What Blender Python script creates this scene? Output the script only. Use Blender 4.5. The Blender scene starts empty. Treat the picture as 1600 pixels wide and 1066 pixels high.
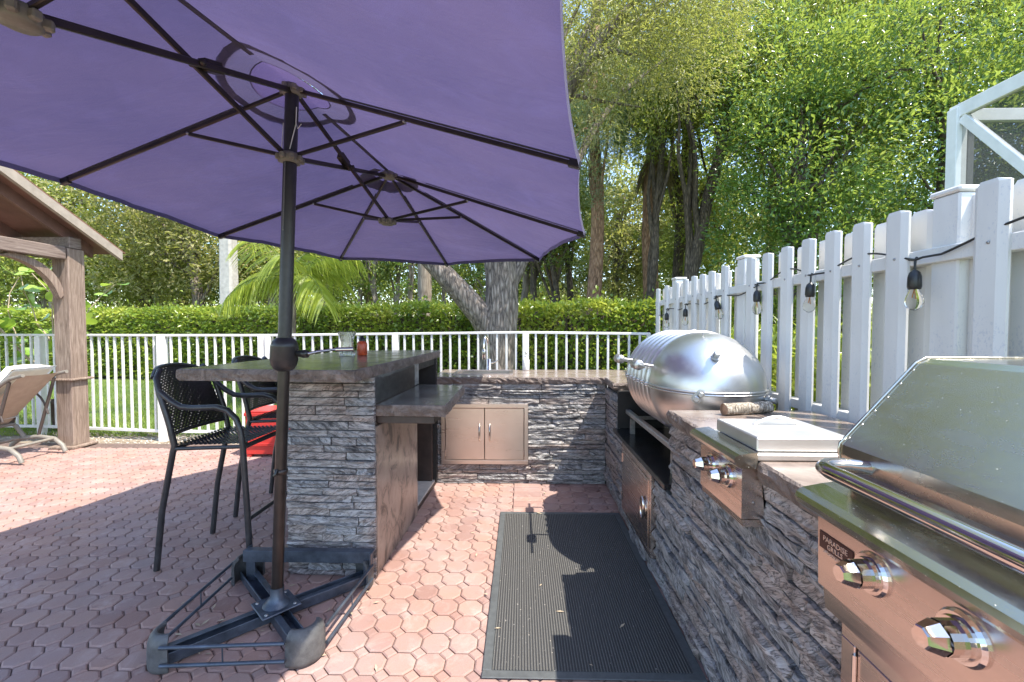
import bpy, bmesh, math, random
import numpy as np
from mathutils import Vector, Matrix, noise

R_ = math.radians
sc = bpy.context.scene
C = sc.collection

# ------------------------------------------------------------------ camera, sky, sun, exposure
CAM_H = 1.38
cam_d = bpy.data.cameras.new('camera')
cam = bpy.data.objects.new('camera', cam_d)
C.objects.link(cam)
cam_d.sensor_width = 36.0
cam_d.lens = 685.0 / 1600.0 * 36.0
cam_d.clip_start = 0.05
cam_d.clip_end = 2000
cam.location = (0, 0, CAM_H)
cam.rotation_euler = (R_(90) - math.atan(21.5 / 685), 0, math.atan(15 / 685))
sc.camera = cam

SUN = Vector((0.51, -0.26, 1.0)).normalized()          # towards the sun
w = bpy.data.worlds.new('World')
sc.world = w
w.use_nodes = True
wn = w.node_tree.nodes
sky = wn.new('ShaderNodeTexSky')
sky.sky_type = 'NISHITA'
sky.sun_disc = False
sky.sun_elevation = math.asin(SUN.z)
sky.sun_rotation = math.atan2(SUN.x, SUN.y)
sky.air_density = 1.0
sky.dust_density = 0.7
sky.ozone_density = 1.2
w.node_tree.links.new(sky.outputs[0], wn['Background'].inputs[0])
wn['Background'].inputs[1].default_value = 0.15

sd = bpy.data.lights.new('sun', 'SUN')
sun = bpy.data.objects.new('sun', sd)
C.objects.link(sun)
sd.energy = 2.6
sd.angle = R_(0.53)
sd.color = (1.0, 0.94, 0.84)
sun.rotation_euler = SUN.to_track_quat('Z', 'Y').to_euler()
sun.location = SUN * 30

sc.view_settings.view_transform = 'Standard'
sc.view_settings.look = 'None'
sc.view_settings.exposure = 1.95
sc.view_settings.gamma = 1.0
sc.cycles.max_bounces = 8
sc.cycles.diffuse_bounces = 4
sc.cycles.glossy_bounces = 4
sc.cycles.transmission_bounces = 6
sc.cycles.transparent_max_bounces = 12

# ------------------------------------------------------------------ material helpers
MATS = {}


class NT:
    def __init__(s, name):
        s.m = bpy.data.materials.new(name)
        s.m.use_nodes = True
        s.t = s.m.node_tree
        s.b = s.t.nodes['Principled BSDF']
        s.out = s.t.nodes['Material Output']
        MATS[name] = s.m

    def n(s, typ, props=None, **ins):
        nd = s.t.nodes.new(typ)
        for k, v in (props or {}).items():
            setattr(nd, k, v)
        for k, v in ins.items():
            key = int(k[1:]) if k[0] == 'i' and k[1:].isdigit() else k.replace('_', ' ')
            s.put(nd.inputs[key], v)
        return nd

    def put(s, sock, v):
        if isinstance(v, bpy.types.NodeSocket):
            s.t.links.new(v, sock)
        elif isinstance(v, bpy.types.Node):
            s.t.links.new(v.outputs[0], sock)
        else:
            if isinstance(v, (tuple, list)) and len(v) == 3 and sock.type == 'RGBA':
                v = (*v, 1)
            sock.default_value = v

    def set(s, **kw):
        for k, v in kw.items():
            s.put(s.b.inputs[k.replace('_', ' ')], v)
        return s

    def ramp(s, fac, stops):
        r = s.t.nodes.new('ShaderNodeValToRGB')
        e = r.color_ramp.elements
        while len(e) < len(stops):
            e.new(0.5)
        for q, (p, c) in zip(e, stops):
            q.position = p
            q.color = (*c, 1) if len(c) == 3 else c
        s.put(r.inputs[0], fac)
        return r.outputs[0]

    def noise(s, scale, detail=4, rough=0.55, vec=None, dist=0.0):
        n = s.n('ShaderNodeTexNoise', Scale=scale, Detail=detail, Roughness=rough, Distortion=dist)
        if vec is not None:
            s.put(n.inputs['Vector'], vec)
        return n.outputs['Fac']

    def math(s, op, a, b=0.5):
        return s.n('ShaderNodeMath', {'operation': op}, i0=a, i1=b).outputs[0]

    def mix(s, fac, a, b, blend='MIX'):
        n = s.t.nodes.new('ShaderNodeMix')
        n.data_type = 'RGBA'
        n.blend_type = blend
        s.put(n.inputs[0], fac)
        s.put(n.inputs[6], a)
        s.put(n.inputs[7], b)
        return n.outputs[2]

    def obj(s):
        return s.n('ShaderNodeTexCoord').outputs['Object']

    def pos(s):
        return s.n('ShaderNodeNewGeometry').outputs['Position']

    def scalev(s, vec, sc3, loc=(0, 0, 0), rot=(0, 0, 0)):
        return s.n('ShaderNodeMapping', Vector=vec, Scale=sc3, Location=loc, Rotation=rot).outputs[0]

    def bump(s, h, strength=0.3, dist=0.01):
        b = s.n('ShaderNodeBump', Strength=strength, Distance=dist, Height=h)
        s.t.links.new(b.outputs[0], s.b.inputs['Normal'])
        return b


def plain(name, col, rough=0.5, metal=0.0, var=0.12, nscale=12, bump=0.0, bscale=60, **kw):
    m = NT(name)
    p = m.pos()
    f = m.noise(nscale, 5, 0.6, p)
    a = tuple(c * (1 - var) for c in col)
    b = tuple(min(1, c * (1 + var)) for c in col)
    m.set(Base_Color=m.ramp(f, [(0.3, a), (0.7, b)]), Metallic=metal)
    m.set(Roughness=m.ramp(m.noise(nscale * 2.3, 4, 0.6, p), [(0.3, (rough * 0.85,) * 3), (0.7, (min(1, rough * 1.2),) * 3)]))
    if bump:
        m.bump(m.noise(bscale, 4, 0.6, p), bump, 0.004)
    for k, v in kw.items():
        m.set(**{k: v})
    return m


def make_materials():
    # concrete pavers, brick red, worn
    m = NT('paver')
    p = m.pos()
    oi = m.n('ShaderNodeObjectInfo').outputs['Random']
    ri = m.n('ShaderNodeNewGeometry').outputs['Random Per Island']
    rnd = m.math('FRACT', m.math('ADD', m.math('MULTIPLY', oi, 7.3), m.math('MULTIPLY', ri, 5.1)), 0)
    base = m.ramp(rnd, [(0.0, (0.25, 0.145, 0.115)), (0.3, (0.335, 0.198, 0.156)), (0.65, (0.385, 0.243, 0.190)), (0.85, (0.35, 0.21, 0.160)), (1.0, (0.30, 0.205, 0.170))])
    fine = m.noise(180, 5, 0.7, p)
    big = m.noise(2.1, 5, 0.6, p)
    c = m.mix(m.math('MULTIPLY', fine, 0.45), base, (0.22, 0.115, 0.095))
    c = m.mix(m.ramp(big, [(0.42, (0, 0, 0)), (0.70, (0.75, 0.75, 0.75))]), c, (0.30, 0.215, 0.20))
    c = m.mix(m.ramp(m.noise(6.5, 6, 0.7, p, 0.6), [(0.52, (0, 0, 0)), (0.72, (0.6, 0.6, 0.6))]), c, (0.45, 0.33, 0.29))
    c = m.mix(m.ramp(m.noise(11, 5, 0.7, p, 1.2), [(0.60, (0, 0, 0)), (0.70, (0.5, 0.5, 0.5))]), c, (0.16, 0.10, 0.09))
    spk = m.ramp(m.noise(420, 2, 0.5, p), [(0.66, (0, 0, 0)), (0.74, (0.6, 0.6, 0.6))])
    c = m.mix(spk, c, (0.55, 0.38, 0.32))
    m.set(Base_Color=c, Roughness=0.85)
    m.bump(m.math('ADD', fine, m.noise(60, 4, 0.6, p)), 0.35, 0.003)
    # joint sand
    plain('joint_sand', (0.13, 0.088, 0.072), 0.95, var=0.4, nscale=40, bump=0.5, bscale=200)
    # ledge stone: swirled grey, black, white with brown
    for nm, warm in (('ledge_stone', 0.0),):
        m = NT(nm)
        p = m.pos()
        oi = m.n('ShaderNodeObjectInfo').outputs['Random']
        ang = m.math('MULTIPLY', m.math('SUBTRACT', oi, 0.5), 1.7)
        v = m.n('ShaderNodeVectorRotate', {'rotation_type': 'AXIS_ANGLE'}, Vector=p, Axis=(0.72, 0.69, 0.05), Angle=ang).outputs[0]
        off = m.n('ShaderNodeCombineXYZ', X=m.math('MULTIPLY', oi, 31.0), Y=m.math('MULTIPLY', oi, 17.0), Z=m.math('MULTIPLY', oi, 53.0)).outputs[0]
        v = m.n('ShaderNodeVectorMath', {'operation': 'ADD'}, i0=v, i1=off).outputs[0]
        va = m.scalev(v, (7, 7, 34))
        vb = m.scalev(v, (16, 16, 90))
        n1 = m.noise(1.0, 7, 0.66, va, 0.9)
        n2 = m.noise(1.0, 5, 0.62, vb, 0.5)
        n3 = m.noise(2.6, 4, 0.6, p)
        f = m.math('ADD', m.math('ADD', m.math('MULTIPLY', n1, 0.62), m.math('MULTIPLY', n2, 0.34)), m.math('MULTIPLY', m.math('SUBTRACT', oi, 0.5), 0.10))
        grey = m.ramp(f, [(0.30, (0.024, 0.024, 0.027)), (0.38, (0.16, 0.156, 0.156)), (0.46, (0.32, 0.312, 0.306)), (0.57, (0.46, 0.44, 0.425)), (0.68, (0.64, 0.62, 0.60))])
        brown = m.ramp(f, [(0.32, (0.035, 0.026, 0.023)), (0.42, (0.16, 0.115, 0.095)), (0.54, (0.35, 0.275, 0.235)), (0.68, (0.53, 0.45, 0.40))])
        crk = m.ramp(m.noise(1.0, 4, 0.55, m.scalev(v, (11, 11, 60), (3, 7, 1)), 1.6), [(0.455, (1, 1, 1)), (0.495, (0.12, 0.12, 0.12)), (0.535, (1, 1, 1))])
        bm_ = m.ramp(m.math('ADD', n3, m.math('MULTIPLY', m.math('SUBTRACT', oi, 0.5), 0.25)), [(0.45, (0, 0, 0)), (0.62, (0.75, 0.75, 0.75))])
        m.set(Base_Color=m.mix(0.85, m.mix(bm_, grey, brown), crk, 'MULTIPLY'), Roughness=0.55, Specular_IOR_Level=0.5)
        m.bump(m.math('ADD', m.math('ADD', n1, m.math('MULTIPLY', n2, 0.7)), m.math('MULTIPLY', crk, 0.35)), 0.65, 0.014)
    # granite top
    m = NT('granite')
    p = m.pos()
    f = m.noise(5, 7, 0.7, m.scalev(p, (1, 1.6, 1)), 0.8)
    g = m.noise(70, 4, 0.7, p)
    c = m.ramp(f, [(0.28, (0.085, 0.062, 0.05)), (0.45, (0.25, 0.19, 0.155)), (0.62, (0.34, 0.28, 0.235)), (0.8, (0.20, 0.16, 0.14))])
    c = m.mix(m.math('MULTIPLY', g, 0.5), c, (0.13, 0.10, 0.085))
    m.set(Base_Color=c, Roughness=m.ramp(m.noise(9, 5, 0.6, p), [(0.3, (0.14,) * 3), (0.7, (0.30,) * 3)]))
    m.bump(m.noise(25, 4, 0.6, p), 0.05, 0.002)
    m = NT('granite_grey')
    p = m.pos()
    f = m.noise(4, 7, 0.7, p, 1.0)
    c = m.ramp(f, [(0.28, (0.065, 0.062, 0.054)), (0.5, (0.165, 0.16, 0.14)), (0.72, (0.26, 0.25, 0.215))])
    c = m.mix(m.math('MULTIPLY', m.noise(80, 4, 0.7, p), 0.4), c, (0.07, 0.066, 0.06))
    m.set(Base_Color=c, Roughness=m.ramp(m.noise(9, 5, 0.6, p), [(0.3, (0.12,) * 3), (0.7, (0.26,) * 3)]))
    m.bump(m.noise(20, 4, 0.6, p), 0.06, 0.002)
    m = NT('chiseled_edge')
    p = m.pos()
    f = m.noise(9, 7, 0.75, p, 1.2)
    c = m.ramp(f, [(0.25, (0.045, 0.036, 0.032)), (0.45, (0.15, 0.112, 0.092)), (0.65, (0.29, 0.235, 0.205)), (0.85, (0.17, 0.145, 0.13))])
    m.set(Base_Color=c, Roughness=0.55)
    m.bump(m.math('ADD', m.noise(30, 6, 0.7, p, 0.8), m.noise(110, 3, 0.6, p)), 0.9, 0.012)
    # marbled side panel of the bar
    m = NT('marbled_panel')
    p = m.pos()
    v = m.scalev(p, (1, 1.2, 0.8), rot=(0.5, 0.1, 0))
    n1 = m.noise(7.5, 8, 0.68, v, 0.9)
    c = m.ramp(n1, [(0.34, (0.03, 0.027, 0.025)), (0.42, (0.11, 0.085, 0.07)), (0.50, (0.28, 0.21, 0.165)), (0.75, (0.38, 0.30, 0.24))])
    m.set(Base_Color=c, Roughness=0.32)
    m.bump(m.noise(40, 4, 0.6, p), 0.15, 0.003)
    m = NT('grey_marble')
    p = m.pos()
    n1 = m.noise(9, 8, 0.72, m.scalev(p, (1, 0.8, 1.6)), 1.8)
    c = m.ramp(n1, [(0.30, (0.035, 0.037, 0.037)), (0.45, (0.15, 0.155, 0.15)), (0.62, (0.26, 0.265, 0.255)), (0.8, (0.36, 0.36, 0.34))])
    m.set(Base_Color=c, Roughness=0.4)
    m.bump(n1, 0.3, 0.004)
    # metals
    def steel(name, col, rough, sv, streak=0.25):
        m = NT(name)
        p = m.pos()
        s = m.noise(40, 4, 0.6, m.scalev(p, sv))
        sm = m.noise(3.5, 4, 0.6, p)
        m.set(Base_Color=m.ramp(sm, [(0.3, tuple(c * 0.86 for c in col)), (0.75, col)]), Metallic=1.0)
        r = m.math('ADD', m.math('MULTIPLY', s, streak), m.math('MULTIPLY', sm, 0.10))
        m.set(Roughness=m.math('ADD', r, rough))
        if name == 'stainless_hood':
            sp = m.ramp(m.noise(210, 2, 0.4, p), [(0.745, (0, 0, 0)), (0.77, (0.8, 0.8, 0.8))])
            m.set(Metallic=m.math('SUBTRACT', 1.0, sp))
            smear = m.noise(7, 5, 0.65, m.scalev(p, (2.5, 1, 0.5)), 0.8)
            m.set(Roughness=m.math('ADD', m.math('ADD', r, rough), m.math('MULTIPLY', m.ramp(smear, [(0.45, (0, 0, 0)), (0.7, (1, 1, 1))]), 0.14)))
        m.bump(s, 0.008, 0.001)
        return m
    steel('stainless_front', (0.70, 0.60, 0.535), 0.11, (1, 0.05, 1.6), 0.2)      # brushed along y
    steel('stainless_back', (0.68, 0.59, 0.53), 0.16, (0.05, 1, 1.6), 0.2)       # brushed along x
    steel('stainless_hood', (0.60, 0.57, 0.48), 0.03, (1, 0.03, 1), 0.22)
    steel('barrel_steel', (0.76, 0.75, 0.73), 0.25, (1, 1, 1), 0.14)
    steel('lid_steel', (0.84, 0.82, 0.79), 0.36, (0.05, 1, 1), 0.16)
    m = NT('chrome')
    m.set(Base_Color=(0.66, 0.61, 0.57), Metallic=1.0, Roughness=0.06)
    m.set(Roughness=m.ramp(m.noise(60, 3, 0.5, m.pos()), [(0.35, (0.04,) * 3), (0.7, (0.12,) * 3)]))
    plain('cast_grey', (0.46, 0.455, 0.44), 0.38, 0.85, var=0.2, nscale=50)
    plain('black_metal', (0.022, 0.021, 0.022), 0.36, 0.0, var=0.3, nscale=30, bump=0.1, bscale=300)
    plain('dark_bronze', (0.045, 0.036, 0.032), 0.33, 0.6, var=0.3, nscale=8)
    plain('base_steel', (0.075, 0.09, 0.115), 0.38, 0.5, var=0.4, nscale=14, bump=0.15, bscale=120)
    plain('bumper_plastic', (0.08, 0.08, 0.08), 0.5, 0.0, var=0.35, nscale=25, bump=0.3, bscale=260)
    plain('black_granite', (0.012, 0.012, 0.013), 0.22, 0.0, var=0.5, nscale=90)
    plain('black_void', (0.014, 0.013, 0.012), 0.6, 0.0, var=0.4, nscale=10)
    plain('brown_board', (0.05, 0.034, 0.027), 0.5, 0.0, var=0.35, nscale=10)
    plain('plaque', (0.055, 0.022, 0.018), 0.3, 0.3, var=0.2)
    plain('plaque_letters', (0.75, 0.68, 0.62), 0.25, 0.9, var=0.1)
    plain('plastic_grey', (0.17, 0.155, 0.13), 0.5, 0.0, var=0.2, nscale=40)
    plain('concrete', (0.40, 0.375, 0.34), 0.85, 0.0, var=0.2, nscale=9, bump=0.3, bscale=80)
    plain('stone_backing', (0.035, 0.032, 0.03), 0.9, 0.0, var=0.3)
    plain('white_cord', (0.7, 0.7, 0.68), 0.7)
    plain('red_plastic', (0.55, 0.03, 0.022), 0.4, 0.0, var=0.15, nscale=5)
    plain('orange_plastic', (0.50, 0.075, 0.022), 0.28, 0.0, var=0.15, nscale=15)
    plain('black_plastic', (0.015, 0.015, 0.015), 0.35)
    plain('resin_taupe', (0.20, 0.18, 0.15), 0.5, 0.0, var=0.15, nscale=15)
    plain('dark_strap', (0.06, 0.045, 0.038), 0.5)
    plain('sling_beige', (0.42, 0.34, 0.26), 0.8, 0.0, var=0.1, nscale=10, bump=0.2, bscale=400)
    plain('cushion_cream', (0.74, 0.71, 0.63), 0.9, 0.0, var=0.06, nscale=14, bump=0.5, bscale=18)
    plain('terracotta', (0.12, 0.075, 0.05), 0.8, 0.0, var=0.3)
    plain('white_aluminium', (0.76, 0.76, 0.74), 0.42, 0.0, var=0.08, nscale=7)
    plain('white_rail', (0.70, 0.69, 0.66), 0.4, 0.0, var=0.09, nscale=9)
    plain('screw', (0.35, 0.34, 0.33), 0.4, 0.9)
    # vinyl fence with mildew specks growing towards the ground
    m = NT('white_vinyl')
    p = m.pos()
    c = m.ramp(m.noise(6, 4, 0.6, m.scalev(p, (1, 1, 0.25))), [(0.3, (0.58, 0.565, 0.54)), (0.7, (0.68, 0.665, 0.635))])
    sp = m.noise(130, 3, 0.7, m.scalev(p, (1, 1, 0.55)))
    patch = m.noise(3.1, 3, 0.5, p)
    zc = m.n('ShaderNodeSeparateXYZ', Vector=p).outputs['Z']
    msk = m.ramp(m.math('ADD', m.math('ADD', m.math('MULTIPLY', sp, 0.7), m.math('MULTIPLY', patch, 0.45)), m.math('MULTIPLY', m.math('SUBTRACT', 1.25, zc), 0.10)), [(0.635, (0, 0, 0)), (0.70, (0.5, 0.5, 0.5))])
    c = m.mix(msk, c, (0.42, 0.44, 0.49))
    m.set(Base_Color=c, Roughness=0.45)
    # weathered wood of the gazebo
    m = NT('weathered_wood')
    p = m.pos()
    g = m.noise(11, 7, 0.7, m.scalev(p, (5, 5, 0.35)), 0.7)
    c = m.ramp(g, [(0.28, (0.09, 0.058, 0.042)), (0.5, (0.215, 0.155, 0.118)), (0.7, (0.34, 0.265, 0.21))])
    m.set(Base_Color=c, Roughness=0.75)
    m.bump(g, 0.35, 0.005)
    m = NT('beam_wood')
    p = m.pos()
    g = m.noise(11, 7, 0.7, m.scalev(p, (4, 0.35, 5)), 0.7)
    c = m.ramp(g, [(0.28, (0.075, 0.05, 0.04)), (0.5, (0.19, 0.14, 0.115)), (0.7, (0.28, 0.225, 0.19))])
    m.set(Base_Color=c, Roughness=0.75)
    m.bump(g, 0.35, 0.005)
    plain('roof_brown', (0.17, 0.085, 0.06), 0.5, 0.0, var=0.2)
    plain('soffit_brown', (0.16, 0.085, 0.065), 0.7, 0.0, var=0.2, nscale=6)
    plain('fascia_tan', (0.30, 0.255, 0.21), 0.6, 0.0, var=0.15)
    # umbrella canopy
    for nm, col, tr in (('canopy_fabric', (0.090, 0.076, 0.178), 0.38), ('vent_fabric', (0.088, 0.068, 0.182), 0.38), ('canopy_reinforcement', (0.080, 0.070, 0.148), 0.40)):
        m = NT(nm)
        p = m.pos()
        weave = m.noise(420, 2, 0.5, p)
        bl = m.noise(1.5, 5, 0.55, p)
        c = m.ramp(bl, [(0.3, tuple(x * 0.84 for x in col)), (0.7, (col[0] * 1.22, col[1] * 1.14, col[2] * 1.0))])
        c = m.mix(m.ramp(m.noise(5, 5, 0.65, p, 0.8), [(0.5, (0, 0, 0)), (0.75, (0.35, 0.35, 0.35))]), c, tuple(x * 1.35 for x in col))
        c = m.mix(m.math('MULTIPLY', weave, 0.30), c, tuple(x * 0.6 for x in col))
        m.set(Base_Color=c, Roughness=0.85, Sheen_Weight=0.15)
        bp = m.bump(m.math('ADD', m.noise(4.5, 4, 0.6, m.scalev(p, (0.5, 1.6, 1)), 0.6), m.math('MULTIPLY', weave, 0.10)), 0.55, 0.05)
        t = m.n('ShaderNodeBsdfTranslucent', Color=c)
        mx = m.n('ShaderNodeMixShader', i0=tr, i1=m.b.outputs[0], i2=t.outputs[0])
        m.t.links.new(mx.outputs[0], m.out.inputs[0])
    # ribbed entrance mat
    m = NT('ribbed_mat')
    p = m.pos()
    wv = m.n('ShaderNodeTexWave', {'wave_type': 'BANDS', 'bands_direction': 'X'}, Vector=p, Scale=26.0, Distortion=0.5, Detail=2, Detail_Scale=8).outputs['Fac']
    n2 = m.noise(260, 3, 0.7, p)
    c = m.ramp(m.math('ADD', m.math('MULTIPLY', wv, 0.55), m.math('MULTIPLY', n2, 0.45)), [(0.22, (0.022, 0.022, 0.023)), (0.7, (0.085, 0.083, 0.077)), (0.9, (0.17, 0.16, 0.145))])
    sp = m.ramp(m.noise(75, 2, 0.4, p), [(0.73, (0, 0, 0)), (0.76, (0.7, 0.7, 0.7))])
    c = m.mix(sp, c, (0.42, 0.38, 0.33))
    m.set(Base_Color=c, Roughness=0.95)
    m.bump(m.math('ADD', wv, m.math('MULTIPLY', n2, 0.5)), 0.8, 0.004)
    plain('mat_rubber', (0.075, 0.08, 0.08), 0.6, 0.0, var=0.2, nscale=30)
    # woven resin
    plain('wicker', (0.030, 0.028, 0.028), 0.33, 0.0, var=0.35, nscale=80)
    plain('stool_frame', (0.040, 0.038, 0.040), 0.34, 0.2, var=0.3, nscale=20)
    # glass
    m = NT('clear_glass')
    m.set(Base_Color=(0.95, 0.97, 0.96), Roughness=0.04, IOR=1.45, Transmission_Weight=1.0)
    m.bump(m.n('ShaderNodeTexWave', {'bands_direction': 'X'}, Vector=m.obj(), Scale=30.0, Distortion=4.0).outputs['Fac'], 0.5, 0.004)
    m = NT('bulb_glass')
    m.set(Base_Color=(0.98, 0.95, 0.88), Roughness=0.03, IOR=1.3, Transmission_Weight=1.0)
    plain('filament', (0.55, 0.25, 0.06), 0.4)
    # insect screen: woven black mesh, mostly holes
    m = NT('insect_screen')
    m.set(Base_Color=(0.05, 0.05, 0.05), Roughness=0.7)
    t = m.n('ShaderNodeBsdfTransparent', Color=(1, 1, 1, 1))
    mx = m.n('ShaderNodeMixShader', i0=0.55, i1=t.outputs[0], i2=m.b.outputs[0])
    m.t.links.new(mx.outputs[0], m.out.inputs[0])
    # ground
    m = NT('lawn_soil')
    p = m.pos()
    c = m.ramp(m.noise(1.3, 6, 0.65, p), [(0.3, (0.07, 0.11, 0.025)), (0.55, (0.11, 0.16, 0.035)), (0.75, (0.17, 0.17, 0.07))])
    m.set(Base_Color=c, Roughness=0.95)
    m.bump(m.noise(30, 5, 0.7, p), 0.6, 0.03)
    m = NT('sandy_bed')
    p = m.pos()
    c = m.ramp(m.noise(7, 6, 0.7, p), [(0.3, (0.11, 0.075, 0.045)), (0.5, (0.29, 0.235, 0.17)), (0.7, (0.46, 0.41, 0.33))])
    m.set(Base_Color=c, Roughness=0.95)
    m.bump(m.noise(60, 5, 0.7, p), 0.8, 0.02)
    plain('pebble', (0.42, 0.38, 0.32), 0.8, 0.0, var=0.4, nscale=30)

    # leaves
    def leaf(name, stops, rough=0.42, tr=0.35, spec=0.5):
        m = NT(name)
        a = m.n('ShaderNodeAttribute', {'attribute_name': 'tint'}).outputs['Fac']
        big = m.noise(0.55, 3, 0.5, m.pos())
        f = m.math('ADD', m.math('MULTIPLY', a, 0.72), m.math('MULTIPLY', m.math('SUBTRACT', big, 0.36), 0.9))
        c = m.ramp(f, stops)
        m.set(Base_Color=c, Roughness=rough, Specular_IOR_Level=spec)
        t = m.n('ShaderNodeBsdfTranslucent', Color=m.mix(0.5, c, (0.55, 0.60, 0.08)))
        mx = m.n('ShaderNodeMixShader', i0=tr, i1=m.b.outputs[0], i2=t.outputs[0])
        m.t.links.new(mx.outputs[0], m.out.inputs[0])
    leaf('leaf_broad', [(0.05, (0.04, 0.085, 0.018)), (0.35, (0.10, 0.17, 0.034)), (0.65, (0.21, 0.28, 0.070)), (0.95, (0.44, 0.45, 0.22))], 0.30, 0.46, 0.8)
    leaf('leaf_glossy', [(0.05, (0.030, 0.095, 0.028)), (0.35, (0.070, 0.185, 0.045)), (0.7, (0.15, 0.275, 0.060)), (0.95, (0.36, 0.42, 0.15))], 0.26, 0.46, 0.9)
    leaf('leaf_olive', [(0.05, (0.117, 0.120, 0.046)), (0.4, (0.235, 0.227, 0.090)), (0.7, (0.373, 0.334, 0.150)), (0.95, (0.552, 0.479, 0.252))], 0.45, 0.46, 0.6)
    leaf('leaf_bluegreen', [(0.05, (0.090, 0.164, 0.102)), (0.5, (0.179, 0.277, 0.168)), (0.95, (0.345, 0.416, 0.240))], 0.5, 0.25, 0.4)
    leaf('leaf_yellow', [(0.05, (0.10, 0.145, 0.024)), (0.45, (0.25, 0.30, 0.050)), (0.95, (0.50, 0.49, 0.16))], 0.35, 0.40, 0.6)
    leaf('leaf_hedge', [(0.05, (0.048, 0.101, 0.019)), (0.35, (0.138, 0.227, 0.030)), (0.7, (0.276, 0.365, 0.048)), (0.95, (0.524, 0.529, 0.108))], 0.30, 0.46, 0.8)
    leaf('leaf_palm', [(0.05, (0.217, 0.275, 0.036)), (0.5, (0.406, 0.464, 0.058)), (0.95, (0.500, 0.500, 0.131))], 0.38, 0.45, 0.5)
    leaf('leaf_sabal', [(0.05, (0.051, 0.094, 0.032)), (0.5, (0.102, 0.167, 0.051)), (0.95, (0.203, 0.261, 0.087))], 0.4, 0.3, 0.5)
    leaf('dead_frond', [(0.05, (0.12, 0.085, 0.05)), (0.5, (0.22, 0.165, 0.10)), (0.95, (0.33, 0.26, 0.17))], 0.8, 0.15, 0.2)
    leaf('leaf_seagrape', [(0.05, (0.145, 0.290, 0.043)), (0.5, (0.246, 0.420, 0.058)), (0.95, (0.392, 0.500, 0.116))], 0.35, 0.4, 0.5)
    leaf('grass_blade', [(0.05, (0.072, 0.145, 0.022)), (0.5, (0.160, 0.261, 0.036)), (0.95, (0.348, 0.392, 0.102))], 0.5, 0.35, 0.4)

    def bark(name, cols, sc_, bs=0.9, bd=0.05):
        m = NT(name)
        p = m.pos()
        v = m.scalev(p, (sc_, sc_, sc_ * 0.22))
        n1 = m.noise(1.0, 7, 0.7, v, 1.1)
        vo = m.n('ShaderNodeTexVoronoi', {'feature': 'DISTANCE_TO_EDGE'}, Vector=v, Scale=1.4).outputs['Distance']
        f = m.math('ADD', m.math('MULTIPLY', n1, 0.7), m.math('MULTIPLY', vo, 0.7))
        m.set(Base_Color=m.ramp(f, [(0.28, cols[0]), (0.5, cols[1]), (0.75, cols[2])]), Roughness=0.9)
        m.bump(f, bs, bd)
    bark('bark_oak', [(0.05, 0.038, 0.030), (0.22, 0.175, 0.14), (0.42, 0.36, 0.30)], 14)
    bark('bark_birch', [(0.09, 0.065, 0.045), (0.42, 0.36, 0.28), (0.62, 0.57, 0.48)], 60, 0.9, 0.012)
    bark('bark_red', [(0.13, 0.07, 0.04), (0.38, 0.22, 0.135), (0.52, 0.36, 0.25)], 16)
    bark('bark_dark', [(0.035, 0.026, 0.019), (0.13, 0.10, 0.072), (0.26, 0.205, 0.15)], 18)
    bark('bark_palm', [(0.13, 0.10, 0.075), (0.25, 0.205, 0.16), (0.36, 0.31, 0.25)], 7, 0.5, 0.03)
    plain('branch_pale', (0.40, 0.32, 0.22), 0.8, 0.0, var=0.2)


make_materials()

# ------------------------------------------------------------------ object helpers
OFF = {}


def link(o, parent=None):
    C.objects.link(o)
    if parent is not None:
        o.parent = parent
    return o


def tag(o, label=None, cat=None, group=None, kind=None):
    if label:
        o['label'] = label
    if cat:
        o['category'] = cat
    if group:
        o['group'] = group
    if kind:
        o['kind'] = kind
    return o


def thing(name, label, cat, loc=(0, 0, 0), rotz=0.0, group=None):
    o = bpy.data.objects.new(name, None)
    o.empty_display_size = 0.1
    o.location = loc
    o.rotation_euler = (0, 0, rotz)
    link(o)
    tag(o, label, cat, group)
    OFF[o.name] = Vector(loc) if rotz == 0 else Vector((0, 0, 0))
    return o


def mesh_np(name, verts, faces, nper, mat=None, tint=None, smooth=False):
    """faces: (n,nper) int array"""
    me = bpy.data.meshes.new(name)
    v = np.asarray(verts, dtype=np.float32)
    f = np.asarray(faces, dtype=np.int32)
    me.vertices.add(len(v))
    me.vertices.foreach_set('co', v.ravel())
    me.loops.add(f.size)
    me.loops.foreach_set('vertex_index', f.ravel())
    me.polygons.add(len(f))
    me.polygons.foreach_set('loop_start', np.arange(0, f.size, nper, dtype=np.int32))
    if smooth:
        me.polygons.foreach_set('use_smooth', np.ones(len(f), dtype=bool))
    if tint is not None:
        at = me.attributes.new('tint', 'FLOAT', 'POINT')
        at.data.foreach_set('value', np.asarray(tint, dtype=np.float32))
    me.update(calc_edges=True)
    if mat:
        me.materials.append(MATS[mat])
    return me


def off_of(parent):
    return OFF.get(parent.name, Vector((0, 0, 0))) if parent is not None else Vector((0, 0, 0))


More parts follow.
